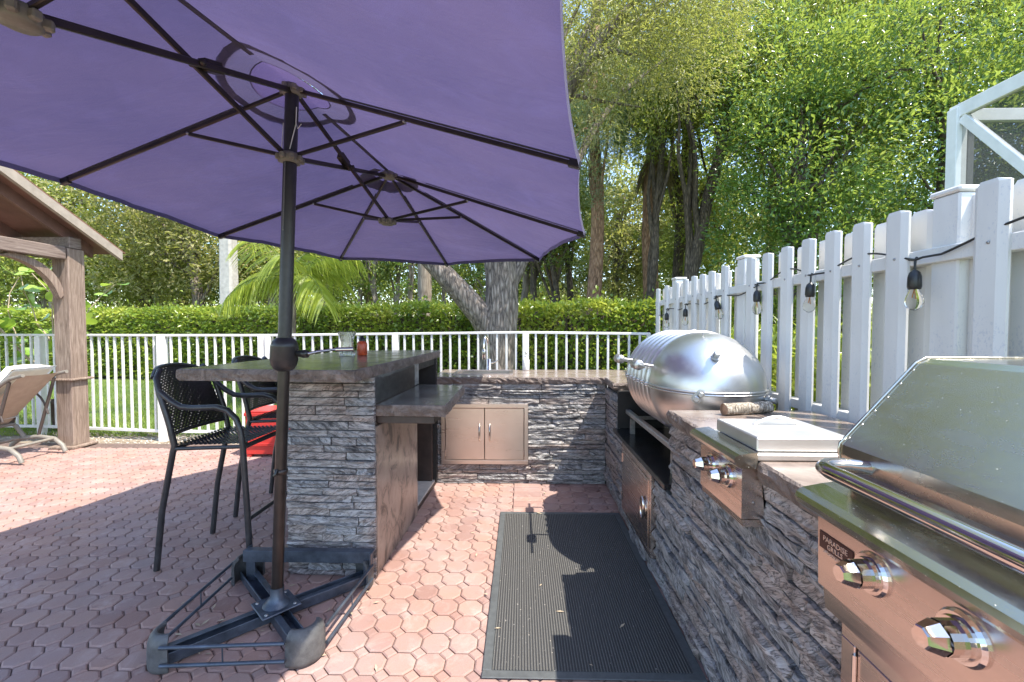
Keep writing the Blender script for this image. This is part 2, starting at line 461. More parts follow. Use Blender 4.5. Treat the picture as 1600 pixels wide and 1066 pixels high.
class MB:
    def __init__(s):
        s.v = []
        s.f = []
        s.mi = []
        s.sm = []

    def add(s, vs, fs, mi=0, smooth=False):
        b = len(s.v)
        s.v += [Vector(q) for q in vs]
        for q in fs:
            s.f.append(tuple(b + i for i in q))
            s.mi.append(mi)
            s.sm.append(smooth)
        return s

    def box(s, lo, hi, bev=0.0, mi=0, M=None):
        lo = Vector(lo)
        hi = Vector(hi)
        c = (lo + hi) / 2
        h = (hi - lo) / 2
        h = Vector([abs(q) for q in h])
        b = min(bev, min(h) * 0.9)
        if b <= 0:
            vs = [c + Vector((x * h.x, y * h.y, z * h.z)) for z in (-1, 1) for y in (-1, 1) for x in (-1, 1)]
            fs = [(0, 2, 3, 1), (4, 5, 7, 6), (0, 1, 5, 4), (2, 6, 7, 3), (0, 4, 6, 2), (1, 3, 7, 5)]
        else:
            vs = []
            idx = {}
            for x in (-1, 1):
                for y in (-1, 1):
                    for z in (-1, 1):
                        for a in range(3):
                            d = [h.x - b, h.y - b, h.z - b]
                            d[a] += b
                            idx[(x, y, z, a)] = len(vs)
                            vs.append(c + Vector((x * d[0], y * d[1], z * d[2])))
            fs = []
            S = (-1, 1)
            for a in range(3):
                o1, o2 = [i for i in range(3) if i != a]
                for sg in S:
                    q = []
                    for (p1, p2) in ((-1, -1), (1, -1), (1, 1), (-1, 1)):
                        k = [0, 0, 0]
                        k[a] = sg
                        k[o1] = p1
                        k[o2] = p2
                        q.append(idx[(*k, a)])
                    fs.append(tuple(q))
            for a in range(3):          # edges parallel to axis a
                o1, o2 = [i for i in range(3) if i != a]
                for s1 in S:
                    for s2 in S:
                        def key(sa, ax):
                            k = [0, 0, 0]
                            k[a] = sa
                            k[o1] = s1
                            k[o2] = s2
                            return idx[(*k, ax)]
                        fs.append((key(-1, o1), key(1, o1), key(1, o2), key(-1, o2)))
            for x in S:
                for y in S:
                    for z in S:
                        fs.append(tuple(idx[(x, y, z, a)] for a in range(3)))
        if M is not None:
            vs = [M @ q for q in vs]
        return s.add(vs, fs, mi)

    def beam(s, p, q, wd, ht, bev=0.0, up=(0, 0, 1), mi=0):
        """rectangular bar from p to q; wd sideways, ht along up"""
        p = Vector(p)
        q = Vector(q)
        d = q - p
        L = d.length
        d.normalize()
        up = Vector(up)
        if abs(d.dot(up)) > 0.98:
            up = Vector((0, 1, 0))
        x = d.cross(up).normalized()
        u = x.cross(d).normalized()
        M = Matrix(((x.x, d.x, u.x, p.x), (x.y, d.y, u.y, p.y), (x.z, d.z, u.z, p.z), (0, 0, 0, 1)))
        return s.box((-wd / 2, 0, -ht / 2), (wd / 2, L, ht / 2), bev, mi, M)

    def tube(s, pts, r, seg=8, caps=True, mi=0, smooth=True, closed=False):
        pts = [Vector(p) for p in pts]
        n = len(pts)
        rs = r if isinstance(r, (list, tuple)) else [r] * n
        rings = []
        prev = None
        for i in range(n):
            if closed:
                d = pts[(i + 1) % n] - pts[i - 1]
            else:
                d = pts[min(i + 1, n - 1)] - pts[max(i - 1, 0)]
            d.normalize()
            if prev is None:
                a = Vector((0, 0, 1)) if abs(d.z) < 0.9 else Vector((1, 0, 0))
                x = d.cross(a).normalized()
            else:
                x = (prev - d * prev.dot(d)).normalized()
            prev = x
            y = d.cross(x)
            rings.append([pts[i] + (x * math.cos(2 * math.pi * k / seg) + y * math.sin(2 * math.pi * k / seg)) * rs[i] for k in range(seg)])
        b = len(s.v)
        vs = [q for ring in rings for q in ring]
        fs = []
        m = n if closed else n - 1
        for i in range(m):
            j = (i + 1) % n
            for k in range(seg):
                k2 = (k + 1) % seg
                fs.append((i * seg + k, i * seg + k2, j * seg + k2, j * seg + k))
        s.add(vs, fs, mi, smooth)
        if caps and not closed:
            s.add(rings[0], [tuple(reversed(range(seg)))], mi)
            s.add(rings[-1], [tuple(range(seg))], mi)
        return s

    def lathe(s, prof, origin=(0, 0, 0), axis=(0, 0, 1), seg=24, mi=0, a0=0.0, a1=2 * math.pi, xref=None, smooth=True):
        """prof: list of (distance along axis, radius)"""
        o = Vector(origin)
        ax = Vector(axis).normalized()
        if xref is None:
            a = Vector((0, 0, 1)) if abs(ax.z) < 0.9 else Vector((1, 0, 0))
            x = ax.cross(a).normalized()
        else:
            x = Vector(xref)
        y = ax.cross(x)
        full = abs(a1 - a0 - 2 * math.pi) < 1e-6
        na = seg if full else seg + 1
        vs = []
        for (d, r) in prof:
            for k in range(na):
                t = a0 + (a1 - a0) * k / seg
                vs.append(o + ax * d + (x * math.cos(t) + y * math.sin(t)) * max(r, 1e-5))
        fs = []
        for i in range(len(prof) - 1):
            for k in range(seg):
                k2 = (k + 1) % na if full else k + 1
                fs.append((i * na + k, i * na + k2, (i + 1) * na + k2, (i + 1) * na + k))
        return s.add(vs, fs, mi, smooth)

    def prism(s, poly, fn, t0, t1, mi=0):
        """poly: 2-D points; fn(a,b,t) -> 3-D"""
        n = len(poly)
        vs = [fn(a, b, t0) for a, b in poly] + [fn(a, b, t1) for a, b in poly]
        fs = [tuple(range(n)), tuple(reversed(range(n, 2 * n)))]
        fs += [((i + 1) % n, i, n + i, n + (i + 1) % n) for i in range(n)]
        return s.add(vs, fs, mi)

    def build(s, name, mats, parent=None, fixn=True):
        me = bpy.data.meshes.new(name)
        of = off_of(parent)
        me.from_pydata([q - of for q in s.v], [], s.f)
        if isinstance(mats, str):
            mats = [mats]
        for m in mats:
            me.materials.append(MATS[m])
        me.polygons.foreach_set('material_index', s.mi)
        me.polygons.foreach_set('use_smooth', s.sm)
        if fixn:
            bm = bmesh.new()
            bm.from_mesh(me)
            bmesh.ops.recalc_face_normals(bm, faces=bm.faces)
            bm.to_mesh(me)
            bm.free()
        me.update()
        o = bpy.data.objects.new(name, me)
        link(o, parent)
        if parent is not None:
            OFF[o.name] = of
        return o


def put(name, me, parent=None, loc=(0, 0, 0)):
    o = bpy.data.objects.new(name, me)
    o.location = loc
    link(o, parent)
    if parent is not None:
        OFF[o.name] = off_of(parent)
    return o


def struct(o):
    o['kind'] = 'structure'
    return o


def copy_tree(o, parent=None):
    c = o.copy()
    C.objects.link(c)
    c.parent = parent
    for ch in list(o.children):
        copy_tree(ch, c)
    return c


rng = np.random.default_rng(7)
random.seed(11)
V3 = Vector

# ------------------------------------------------------------------ ground, bed, patio
g = MB()
N = 60
g.add([(-160, -160, -0.035), (160, -160, -0.035), (160, 240, -0.035), (-160, 240, -0.035)], [(0, 1, 2, 3)])
struct(g.build('ground', 'lawn_soil'))
g = MB()
g.add([(-9.0, 4.95, -0.022), (1.5, 4.6, -0.022), (1.5, 5.15, -0.018), (-1.4, 5.3, -0.018), (-4.4, 5.62, -0.018), (-9.0, 5.8, -0.018)], [(0, 1, 2, 3, 4, 5)])
struct(g.build('gravel_border', 'sandy_bed'))
g = MB()
g.box((-9.0, -2.5, -0.06), (1.42, 5.10, -0.011))
patio = struct(g.build('patio', 'joint_sand'))

PIT = 0.1225
X0, Y0 = -0.254, 1.752


def tile_mesh(pts, name, top=0.0, bev=0.0075, drop=0.005, inset=0.0022):
    n = len(pts)
    P = [V3((x, y, 0)) for x, y in pts]
    c = sum(P, V3()) / n
    out = [c + (q - c) * (1 - inset / (q - c).length) for q in P]
    inn = [c + (q - c) * (1 - (inset + bev) / (q - c).length) for q in P]
    vs = [(q.x, q.y, top) for q in inn] + [(q.x, q.y, top - drop) for q in out] + [(q.x, q.y, -0.03) for q in out]
    fs = [tuple(range(n))]
    for k in range(2):
        for i in range(n):
            j = (i + 1) % n
            fs.append((k * n + i, (k + 1) * n + i, (k + 1) * n + j, k * n + j))
    return vs, fs


hs, hp = 0.215 * PIT, 0.5 * PIT
octp = [(hp, -hs), (hp, hs), (hs, hp), (-hs, hp), (-hp, hs), (-hp, -hs), (-hs, -hp), (hs, -hp)]
dq = hp - hs
diap = [(dq, 0), (0, dq), (-dq, 0), (0, -dq)]


def pydata_mesh(name, vs, fs, mat):
    me = bpy.data.meshes.new(name)
    me.from_pydata(vs, [], fs)
    me.materials.append(MATS[mat])
    return me


def hidden_spot(x, y):
    if -1.24 < x < -0.83 and 2.46 < y < 5:      # under the bar
        return True
    if x > 0.78 or (y > 3.9 and x > -1.2):       # under the counters
        return True
    if -0.05 < x < 0.62 and 1.78 < y < 3.12:     # under the mat
        return True
    return False


def in_view(x, y):
    if y < 1.55:
        return False
    px = 815 + 685 * x / y
    return -40 < px < 1150


for kind, poly, ox, oy in (('paver', octp, 0, 0), ('small_paver', diap, 0.5, 0.5)):
    vs, fs = tile_mesh(poly, kind, 0.0 if ox == 0 else -0.0022)
    me = pydata_mesh(kind, vs, fs, 'paver')
    spots = []
    i0, i1 = int((-8.9 - X0) / PIT), int((1.0 - X0) / PIT)
    j0, j1 = int((-2.3 - Y0) / PIT), int((5.02 - Y0) / PIT)
    for i in range(i0, i1):
        for j in range(j0, j1):
            x, y = X0 + (i + ox) * PIT, Y0 + (j + oy) * PIT
            if not hidden_spot(x, y):
                spots.append((x, y))
    vis = sorted([q for q in spots if in_view(*q)], key=lambda q: q[0] ** 2 + q[1] ** 2)
    near = set(vis[:300])
    for (x, y) in vis[:300]:
        o = put(kind, me, patio, (x, y, random.uniform(-0.0022, 0.0012)))
        o.rotation_euler = (random.gauss(0, 0.006), random.gauss(0, 0.006), random.gauss(0, 0.006))
    rest = [q for q in spots if q not in near]
    V = np.array(vs)
    n = len(V)
    P = np.zeros((len(rest), n, 3))
    T = rng.normal(0, 0.006, (len(rest), 2))
    for k, (x, y) in enumerate(rest):
        P[k] = V + [x, y, rng.uniform(-0.0022, 0.0012)]
        P[k, :, 2] += V[:, 0] * T[k, 0] + V[:, 1] * T[k, 1]
    # octagon / diamond top, then quads: keep as mixed polygons
    allf = []
    for k in range(len(rest)):
        allf += [tuple(q + k * n for q in f) for f in fs]
    me2 = pydata_mesh(kind + '_field', P.reshape(-1, 3).tolist(), allf, 'paver')
    o = put(kind + '_field', me2, patio)
    o['kind'] = 'stuff'
# strip of rectangular bricks in front of the sink wall
bvs, bfs = tile_mesh([(0.114, 0.05), (-0.114, 0.05), (-0.114, -0.05), (0.114, -0.05)], 'brick', 0.004, 0.004, 0.004, 0.002)
bme = pydata_mesh('brick', bvs, bfs, 'paver')
for k in range(6):
    o = put('brick', bme, patio, (0.048, 3.27 + 0.101 * k, random.uniform(0, 0.002)))
    o.rotation_euler = (0, 0, random.gauss(0, 0.008))

# ------------------------------------------------------------------ stones of the veneer
STONES = []
for k in range(14):
    nu, nv = 7, 3
    vs = []
    fs = []
    rr = random.Random(100 + k)
    tilt = rr.uniform(-0.25, 0.25)
    ph = rr.uniform(0, 50)
    for j in range(nv + 1):
        for i in range(nu + 1):
            u, v_ = i / nu - 0.5, j / nv - 0.5
            d = 0.60 + 0.32 * noise.noise(V3((u * 3.1 + ph, v_ * 2.0, 3.3 * k))) + tilt * v_ + rr.uniform(-0.12, 0.12)
            if i in (0, nu):
                d -= 0.12
            vs.append((u + (rr.uniform(-0.03, 0.03) if 0 < i < nu else 0), -max(0.1, d), v_ + (rr.uniform(-0.05, 0.05) if 0 < j < nv else 0)))
    W = nu + 1
    for j in range(nv):
        for i in range(nu):
            fs.append((j * W + i, j * W + i + 1, (j + 1) * W + i + 1, (j + 1) * W + i))
    per = [i for i in range(W)] + [j * W + nu for j in range(1, nv + 1)] + [nv * W + i for i in range(nu - 1, -1, -1)] + [j * W for j in range(nv - 1, 0, -1)]
    b = len(vs)
    for q in per:
        vs.append((vs[q][0], 0.3, vs[q][2]))
    for i in range(len(per)):
        j = (i + 1) % len(per)
        fs.append((per[i], b + i, b + j, per[j]))
    STONES.append(pydata_mesh('stone', vs, fs, 'ledge_stone'))


def veneer(parent, org, udir, length, z0, z1, holes=(), depth=0.034, seed=0, hrow=(0.036, 0.052), lrow=(0.15, 0.52)):
    """rows of split stones on a vertical plane; org is the lower left corner seen from the front"""
    rr = random.Random(seed)
    ud = V3(udir).normalized()
    ang = math.atan2(ud.y, ud.x)
    z = z0
    while z < z1 - 0.008:
        h = min(rr.uniform(*hrow), z1 - z)
        if z1 - z - h < 0.02:
            h = z1 - z
        # free intervals of this row
        iv = [(0.0, length)]
        for (a, b, c, d) in holes:
            if z + h * 0.5 > c and z + h * 0.5 < d:
                nx = []
                for (p, q) in iv:
                    if b <= p or a >= q:
                        nx.append((p, q))
                    else:
                        if a > p:
                            nx.append((p, a))
                        if b < q:
                            nx.append((b, q))
                iv = nx
        for (p, q) in iv:
            u = p
            while u < q - 0.004:
                l = min(rr.uniform(*lrow), q - u)
                if q - u - l < 0.07:
                    l = q - u
                o = bpy.data.objects.new('stone', rr.choice(STONES))
                c = V3(org) + ud * (u + l / 2)
                link(o, parent)
                o.location = V3((c.x, c.y, z + h / 2)) - off_of(parent)
                o.scale = ((l - 0.005) * rr.choice((1, -1)), depth * rr.uniform(0.45, 1.5), h - 0.0055)
                o.rotation_euler = (rr.gauss(0, 0.02), 0, ang)
                u += l
        z += h


def slab(name, outline, zt, th, parent, mats=('granite', 'chiseled_edge'), rough=0.009, step=0.03, hole=None, seed=0):
    rr = random.Random(seed)
    pts = []
    n = len(outline)
    for i in range(n):
        a = V3((*outline[i], 0))
        b = V3((*outline[(i + 1) % n], 0))
        m = max(1, int((b - a).length / step))
        for k in range(m):
            pts.append((a.lerp(b, k / m), k == 0))
    area = sum(outline[i][0] * outline[(i + 1) % n][1] - outline[(i + 1) % n][0] * outline[i][1] for i in range(n))
    sg = 1 if area > 0 else -1
    N_ = len(pts)
    rings = []
    for (dz, inn, am) in ((0, 0.010, 0.3), (-0.10, 0.003, 0.7), (-0.38, 0.0, 1), (-0.68, 0.003, 1), (-1.0, 0.008, 1)):
        ring = []
        for i in range(N_):
            p = pts[i][0]
            t = (pts[(i + 1) % N_][0] - pts[i - 1][0]).normalized()
            nr = V3((t.y, -t.x, 0)) * sg
            d = -inn + am * rough * (noise.noise(V3((p.x * 22, p.y * 22, dz * 3 + seed))) * 1.1 + rr.uniform(-0.45, 0.45))
            q = p + nr * d
            ring.append(V3((q.x, q.y, zt + dz * th + (am * rr.uniform(-0.004, 0.004) if -1 < dz < 0 else 0))))
        rings.append(ring)
    mb = MB()
    vs = [q for r in rings for q in r]
    fs = []
    for k in range(len(rings) - 1):
        for i in range(N_):
            j = (i + 1) % N_
            fs.append((k * N_ + i, (k + 1) * N_ + i, (k + 1) * N_ + j, k * N_ + j))
    mb.add(vs, fs, 1)
    mb.add(rings[0], [tuple(range(N_))], 0)
    mb.add(rings[-1], [tuple(range(N_))], 1)
    o = mb.build(name, list(mats), parent)
    if hole:
        of = off_of(parent)
        cut = MB().box((hole[0], hole[2], zt - 0.5), (hole[1], hole[3], zt + 0.5)).build('cutter', 'black_void')
        for q in cut.data.vertices:
            q.co -= of
        bm_ = o.modifiers.new('b', 'BOOLEAN')
        bm_.object = cut
        bm_.solver = 'EXACT'
        cut.matrix_world = Matrix.Identity(4)
        par = o.parent
        o.parent = None
        bpy.context.view_layer.update()
        dg = bpy.context.evaluated_depsgraph_get()
        me = bpy.data.meshes.new_from_object(o.evaluated_get(dg))
        o.modifiers.clear()
        o.data = me
        o.parent = par
        bpy.data.objects.remove(cut)
    return o


# ------------------------------------------------------------------ L-shaped outdoor kitchen
CT = thing('kitchen_counter', 'L-shaped outdoor kitchen counter clad in grey split stone along the white fence', 'counter', (0.735, 3.826, 0))
m = MB()
m.box((-0.80, 3.845, 0), (0.75, 4.46, 0.885))                 # sink run
m.box((0.755, 3.40, 0), (1.38, 3.845, 0.885))                # corner block
m.box((0.755, 2.165, 0), (1.38, 3.40, 0.57))                 # below the barrel bay
m.box((0.755, 0.10, 0), (1.38, 2.165, 0.915))                # grill run
m.build('wall_core', 'stone_backing', CT)
HD = (-0.705, 0.058, 0.180, 0.710)                            # double door hole in the sink wall (x0,x1,z0,z1)
veneer(CT, (-0.795, 3.840, 0), (1, 0, 0), 1.53, 0.0, 0.886, [(HD[0] + 0.795, HD[1] + 0.795, HD[2], HD[3])], seed=1)
# right wall runs towards the camera: u grows with falling y
RW = 3.83
veneer(CT, (0.752, RW, 0), (0, -1, 0), 2.86, 0.0, 0.915,
       [(RW - 3.385, RW - 2.160, 0.565, 1.2), (0, RW - 3.385, 0.885, 1.2), (RW - 3.10, RW - 2.40, 0.10, 0.60),
        (RW - 1.62, RW - 1.33, 0.80, 1.0)], seed=2)
m = MB()                                                       # stone edge of the raised run, seen inside the bay
veneer(CT, (1.36, 2.165, 0), (-1, 0, 0), 0.60, 0.585, 0.915, seed=5)
S1 = slab('countertop', [(-0.80, 3.805), (0.722, 3.805), (0.715, 3.43), (1.40, 3.43), (1.40, 4.50), (-0.80, 4.50)], 0.945, 0.058, CT, hole=(-0.62, -0.10, 4.02, 4.38), seed=3)
S2 = slab('countertop', [(0.708, 2.145), (0.708, 1.002), (1.40, 1.002), (1.40, 2.145)], 0.977, 0.062, CT, seed=4)
# sink with rim and basin
m = MB()
for (a, b, c, d) in ((-0.64, -0.08, 4.00, 4.03), (-0.64, -0.08, 4.37, 4.40), (-0.64, -0.61, 4.03, 4.37), (-0.11, -0.08, 4.03, 4.37)):
    m.box((a, c, 0.946), (b, d, 0.952), 0.002)
m.box((-0.625, 4.015, 0.75), (-0.095, 4.035, 0.946))
m.box((-0.625, 4.365, 0.75), (-0.095, 4.385, 0.946))
m.box((-0.625, 4.035, 0.75), (-0.605, 4.365, 0.946))
m.box((-0.115, 4.035, 0.75), (-0.095, 4.365, 0.946))
m.box((-0.605, 4.035, 0.75), (-0.115, 4.365, 0.76))
m.build('sink', 'stainless_back', CT)
# faucet
fx, fy = -0.33, 4.445
m = MB()
m.lathe([(0, 0.03), (0.012, 0.03), (0.016, 0.021), (0.11, 0.020), (0.115, 0.014)], (fx, fy, 0.945), seg=16)
arc = [V3((fx - 0.01 * k / 12, fy, 1.05 + 0.018 * k)) for k in range(10)]
for k in range(1, 13):
    t = math.pi * k / 12
    arc.append(V3((fx - 0.012 - 0.025 * (1 - math.cos(t)) / 2, fy - 0.07 * (1 - math.cos(t)), 1.212 + 0.085 * math.sin(t))))
arc += [V3((fx - 0.038, fy - 0.142, 1.20 - 0.02 * k)) for k in range(1, 3)]
m.tube(arc, 0.011, 10)
fa = m.build('faucet', 'chrome', CT)
MB().lathe([(0, 0.0), (0, 0.015), (0.03, 0.017), (0.09, 0.019), (0.105, 0.013), (0.105, 0)], (fx - 0.039, fy - 0.144, 1.165), (0.0, 0.05, -1), 14).build('spray_head', 'chrome', fa)
MB().tube([(fx + 0.018, fy, 1.015), (fx + 0.045, fy, 1.02), (fx + 0.10, fy - 0.01, 1.045)], [0.012, 0.009, 0.006], 10).build('lever', 'chrome', fa)


def access_doors():
    # double door in the sink wall
    y = 3.80
    m = MB()
    x0, x1, z0, z1 = HD
    for (a, b, c, d) in ((x0, x1, z1 - 0.035, z1), (x0, x1, z0, z0 + 0.035), (x0, x0 + 0.035, z0 + 0.035, z1 - 0.035), (x1 - 0.035, x1, z0 + 0.035, z1 - 0.035)):
        m.box((a, y, c), (b, y + 0.05, d), 0.002)
    fr = m.build('door_frame', 'stainless_back', CT)
    MB().box((x0 + 0.035, y + 0.04, z0 + 0.035), (x1 - 0.035, y + 0.05, z1 - 0.035)).build('inner_panel', 'black_void', fr)
    xm = (x0 + x1) / 2
    for (a, b, hx) in ((x0 + 0.038, xm - 0.002, xm - 0.045), (xm + 0.002, x1 - 0.038, xm + 0.045)):
        dr = MB().box((a, y + 0.004, z0 + 0.038), (b, y + 0.022, z1 - 0.038), 0.003).build('door', 'stainless_back', CT)
        zc = 0.46
        MB().tube([(hx, y + 0.006, zc - 0.075), (hx, y - 0.018, zc - 0.065), (hx, y - 0.026, zc), (hx, y - 0.018, zc + 0.065), (hx, y + 0.006, zc + 0.075)], 0.0065, 10).build('handle', 'chrome', dr)
        hxx = a - 0.002 if hx < xm else b + 0.002
        for zz in (z0 + 0.10, z1 - 0.10):
            MB().tube([(hxx, y + 0.002, zz - 0.03), (hxx, y + 0.002, zz + 0.03)], 0.005, 8).build('hinge', 'chrome', dr)
    # single door under the barrel
    x = 0.712
    y0, y1, z0, z1 = 2.405, 3.10, 0.10, 0.565
    m = MB()
    for (a, b, c, d) in ((y0, y1, z1 - 0.035, z1), (y0, y1, z0, z0 + 0.035), (y0, y0 + 0.035, z0 + 0.035, z1 - 0.035), (y1 - 0.035, y1, z0 + 0.035, z1 - 0.035)):
        m.box((x, a, c), (x + 0.05, b, d), 0.002)
    fr = m.build('door_frame', 'stainless_front', CT)
    dr = MB().box((x - 0.004, y0 + 0.038, z0 + 0.038), (x + 0.03, y1 - 0.038, z1 - 0.038), 0.003).build('door', 'stainless_front', CT)
    ring = [(x - 0.016, 2.52 + 0.03 * math.cos(t), 0.34 + 0.062 * math.sin(t)) for t in [2 * math.pi * k / 20 for k in range(20)]]
    MB().tube(ring, 0.006, 8, closed=True).build('handle', 'chrome', dr)
    MB().lathe([(0, 0.0), (0, 0.05), (0.004, 0.052), (0.006, 0.045), (0.003, 0.0)], (x - 0.004, 2.52, 0.34), (-1, 0, 0), 20).build('handle_recess', 'stainless_front', dr)
    for zz in (0.20, 0.47):
        MB().tube([(x - 0.004, y1 - 0.036, zz - 0.03), (x - 0.004, y1 - 0.036, zz + 0.03)], 0.006, 8).build('hinge', 'chrome', dr)
    # cabinet under the grill
    x = 0.722
    for (a, b) in ((0.575, 0.985), (0.15, 0.565)):
        m = MB()
        z0, z1 = 0.12, 0.728
        for (p, q, c, d) in ((a, b, z1 - 0.04, z1), (a, b, z0, z0 + 0.04), (a, a + 0.04, z0 + 0.04, z1 - 0.04), (b - 0.04, b, z0 + 0.04, z1 - 0.04)):
            m.box((x, p, c), (x + 0.05, q, d), 0.002)
        m.build('door_frame', 'stainless_front', CT)
        dr = MB().box((x + 0.003, a + 0.043, z0 + 0.043), (x + 0.03, b - 0.043, z1 - 0.043), 0.003).build('door', 'stainless_front', CT)
        MB().tube([(x, b - 0.041, 0.60), (x, b - 0.041, 0.67)], 0.005, 8).build('hinge', 'chrome', dr)


access_doors()
# black stone shelf and dark lining of the barrel bay
MB().box((0.708, 2.168, 0.572), (1.375, 3.395, 0.598), 0.003).build('bay_shelf', 'black_granite', CT)
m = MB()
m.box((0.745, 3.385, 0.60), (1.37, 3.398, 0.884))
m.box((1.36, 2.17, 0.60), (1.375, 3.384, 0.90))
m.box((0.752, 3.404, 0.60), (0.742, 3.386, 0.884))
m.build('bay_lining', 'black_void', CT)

# ------------------------------------------------------------------ barrel smoker
BX, BZ, BR = 1.045, 1.045, 0.302
BA = thing('barrel_smoker', 'silver barrel-shaped smoker with ribbed hoops lying in the counter bay', 'smoker', (BX, 2.75, 0.6))
prof = []
for k in range(15):                                            # near dome
    t = math.pi / 2 * k / 14
    prof.append((2.175 + 0.36 * (1 - math.cos(t)), BR * math.sin(t) ** 0.92))
y = 2.54
hoops = [2.60, 2.69, 2.78, 2.87, 2.96, 3.05]
for hy in hoops:
    prof += [(hy - 0.014, BR), (hy - 0.011, BR + 0.004), (hy - 0.005, BR + 0.010), (hy, BR + 0.012), (hy + 0.005, BR + 0.010), (hy + 0.011, BR + 0.004), (hy + 0.014, BR)]
for k in range(1, 13):
    t = math.pi / 2 * k / 12
    prof.append((3.09 + 0.27 * math.sin(t), BR * math.cos(t) ** 0.9 if k < 12 else 0.0))
up = MB().lathe(prof, (BX, 0, BZ), (0, 1, 0), 40, a0=0.0, a1=math.pi, xref=(-1, 0, 0))
zs = sum(q.z for q in up.v) / len(up.v)
lo = MB().lathe(prof, (BX, 0, BZ), (0, 1, 0), 40, a0=math.pi, a1=2 * math.pi, xref=(-1, 0, 0))
if zs < BZ:
    up, lo = lo, up
for q in up.v:
    q.z += 0.004
lid = up.build('lid', 'barrel_steel', BA)
drum = lo.build('drum', 'barrel_steel', BA)
for nm, par, dz, mt in (('lid_flange', lid, 0.007, 'barrel_steel'), ('drum_flange', drum, -0.006, 'barrel_steel')):
    lp = [(BX - r - 0.004, yy, BZ + dz) for (yy, r) in prof] + [(BX + r + 0.004, yy, BZ + dz) for (yy, r) in reversed(prof)]
    MB().tube(lp, 0.0062, 6, closed=True).build(nm, mt, par)
MB().tube([(BX - r - 0.0005, yy, BZ + 0.0005) for (yy, r) in prof], 0.004, 6).build('seam_gasket', 'black_metal', BA)
# lifting rod with two grips
m = MB()
m.tube([(0.655, 2.32, 1.168), (0.655, 3.08, 1.172)], 0.0075, 8)
rod = m.build('handle_rod', 'cast_grey', lid)
for yy in (2.50, 2.95):
    MB().lathe([(-0.05, 0), (-0.05, 0.024), (-0.044, 0.029), (0.044, 0.029), (0.05, 0.024), (0.05, 0)], (0.655, yy, 1.169), (0, 1, 0), 16).build('grip', 'cast_grey', lid)
    MB().tube([(0.655, yy + 0.06, 1.169), (0.70, yy + 0.06, 1.165), (0.80, yy + 0.06, 1.15)], 0.0075, 8).build('handle_arm', 'cast_grey', lid)


def dome_pt(ang, frac):
    t = math.pi / 2 * frac
    yy = 2.175 + 0.36 * (1 - math.cos(t))
    r = BR * math.sin(t) ** 0.92
    return V3((BX - r * math.cos(ang), yy, BZ + r * math.sin(ang)))


for (ang, fr, sz, par) in ((1.25, 0.42, 0.020, lid), (0.02, 0.30, 0.016, lid), (-0.12, 0.34, 0.020, drum), (3.3, 0.46, 0.019, drum)):
    p = dome_pt(ang, fr)
    q = dome_pt(ang, fr + 0.02)
    nrm = (p - V3((BX, 2.62, BZ))).normalized()
    m = MB()
    m.lathe([(-0.01, sz * 0.8), (0.012, sz * 0.8), (0.012, sz * 1.25), (0.026, sz * 1.25), (0.026, sz * 0.85), (0.055, sz * 0.85), (0.058, sz * 0.6), (0.058, 0)], p, nrm, 10, smooth=False)
    m.build('bolt_fitting', 'cast_grey', par)
MB().tube([(0.99, 2.42, 1.33), (1.02, 2.43, 1.43)], 0.0025, 6).build('probe', 'cast_grey', lid)
MB().lathe([(0, 0.028), (0.02, 0.028), (0.022, 0.0)], (1.05, 2.72, BZ + BR - 0.002), (0, 0, 1), 14).build('vent_cap', 'cast_grey', lid)
# cradle: rails on feet
m = MB()
for xx in (0.815, 1.275):
    m.beam((xx, 2.20, 0.735), (xx, 3.36, 0.735), 0.035, 0.03, 0.003)
    for yy in (2.34, 3.22):
        m.beam((xx, yy, 0.598), (xx, yy, 0.735), 0.03, 0.03)
for yy in (2.34, 3.22):
    m.beam((0.80, yy, 0.715), (1.29, yy, 0.715), 0.03, 0.02)
m.build('cradle', 'cast_grey', BA)

# ------------------------------------------------------------------ gas knobs
def knob(parent, x, y, z, r, mat='chrome'):
    """knob on a vertical panel facing -x"""
    bz = MB().lathe([(0, 0), (0, r * 1.55), (0.006, r * 1.55), (0.012, r * 1.4), (0.012, r * 1.2), (0.02, r * 1.15), (0.02, 0)], (x, y, z), (-1, 0, 0), 32, smooth=False).build('knob_bezel', mat, parent)
    m = MB()
    ring = [V3((0, math.cos(2 * math.pi * k / 16) * r, math.sin(2 * math.pi * k / 16) * r)) for k in range(16)]
    L = r * 1.9
    vs = [V3((x - 0.018, y, z)) + q for q in ring] + [V3((x - 0.018 - L * 0.45, y, z)) + q for q in ring]
    fs = [(i, (i + 1) % 16, 16 + (i + 1) % 16, 16 + i) for i in range(16)]
    # faceted grip end
    for (xl, rad) in ((0.50, 0.99), (0.95, 0.66), (1.0, 0.58)):
        vs += [V3((x - 0.018 - L * xl, y, z)) + V3((0, math.cos(2 * math.pi * k / 8 + 0.2) * r * rad, math.sin(2 * math.pi * k / 8 + 0.2) * r * rad)) for k in range(8)]
    for q in (32, 40):
        fs += [(q + k, q + (k + 1) % 8, q + 8 + (k + 1) % 8, q + 8 + k) for k in range(8)]
    fs.append(tuple(range(48, 56)))
    fs.append(tuple(range(16, 32)))
    m.add(vs, fs, 0, False)
    m.build('knob', mat, bz)
    return bz


def exy(a, b, t):
    return V3((a, t, b))


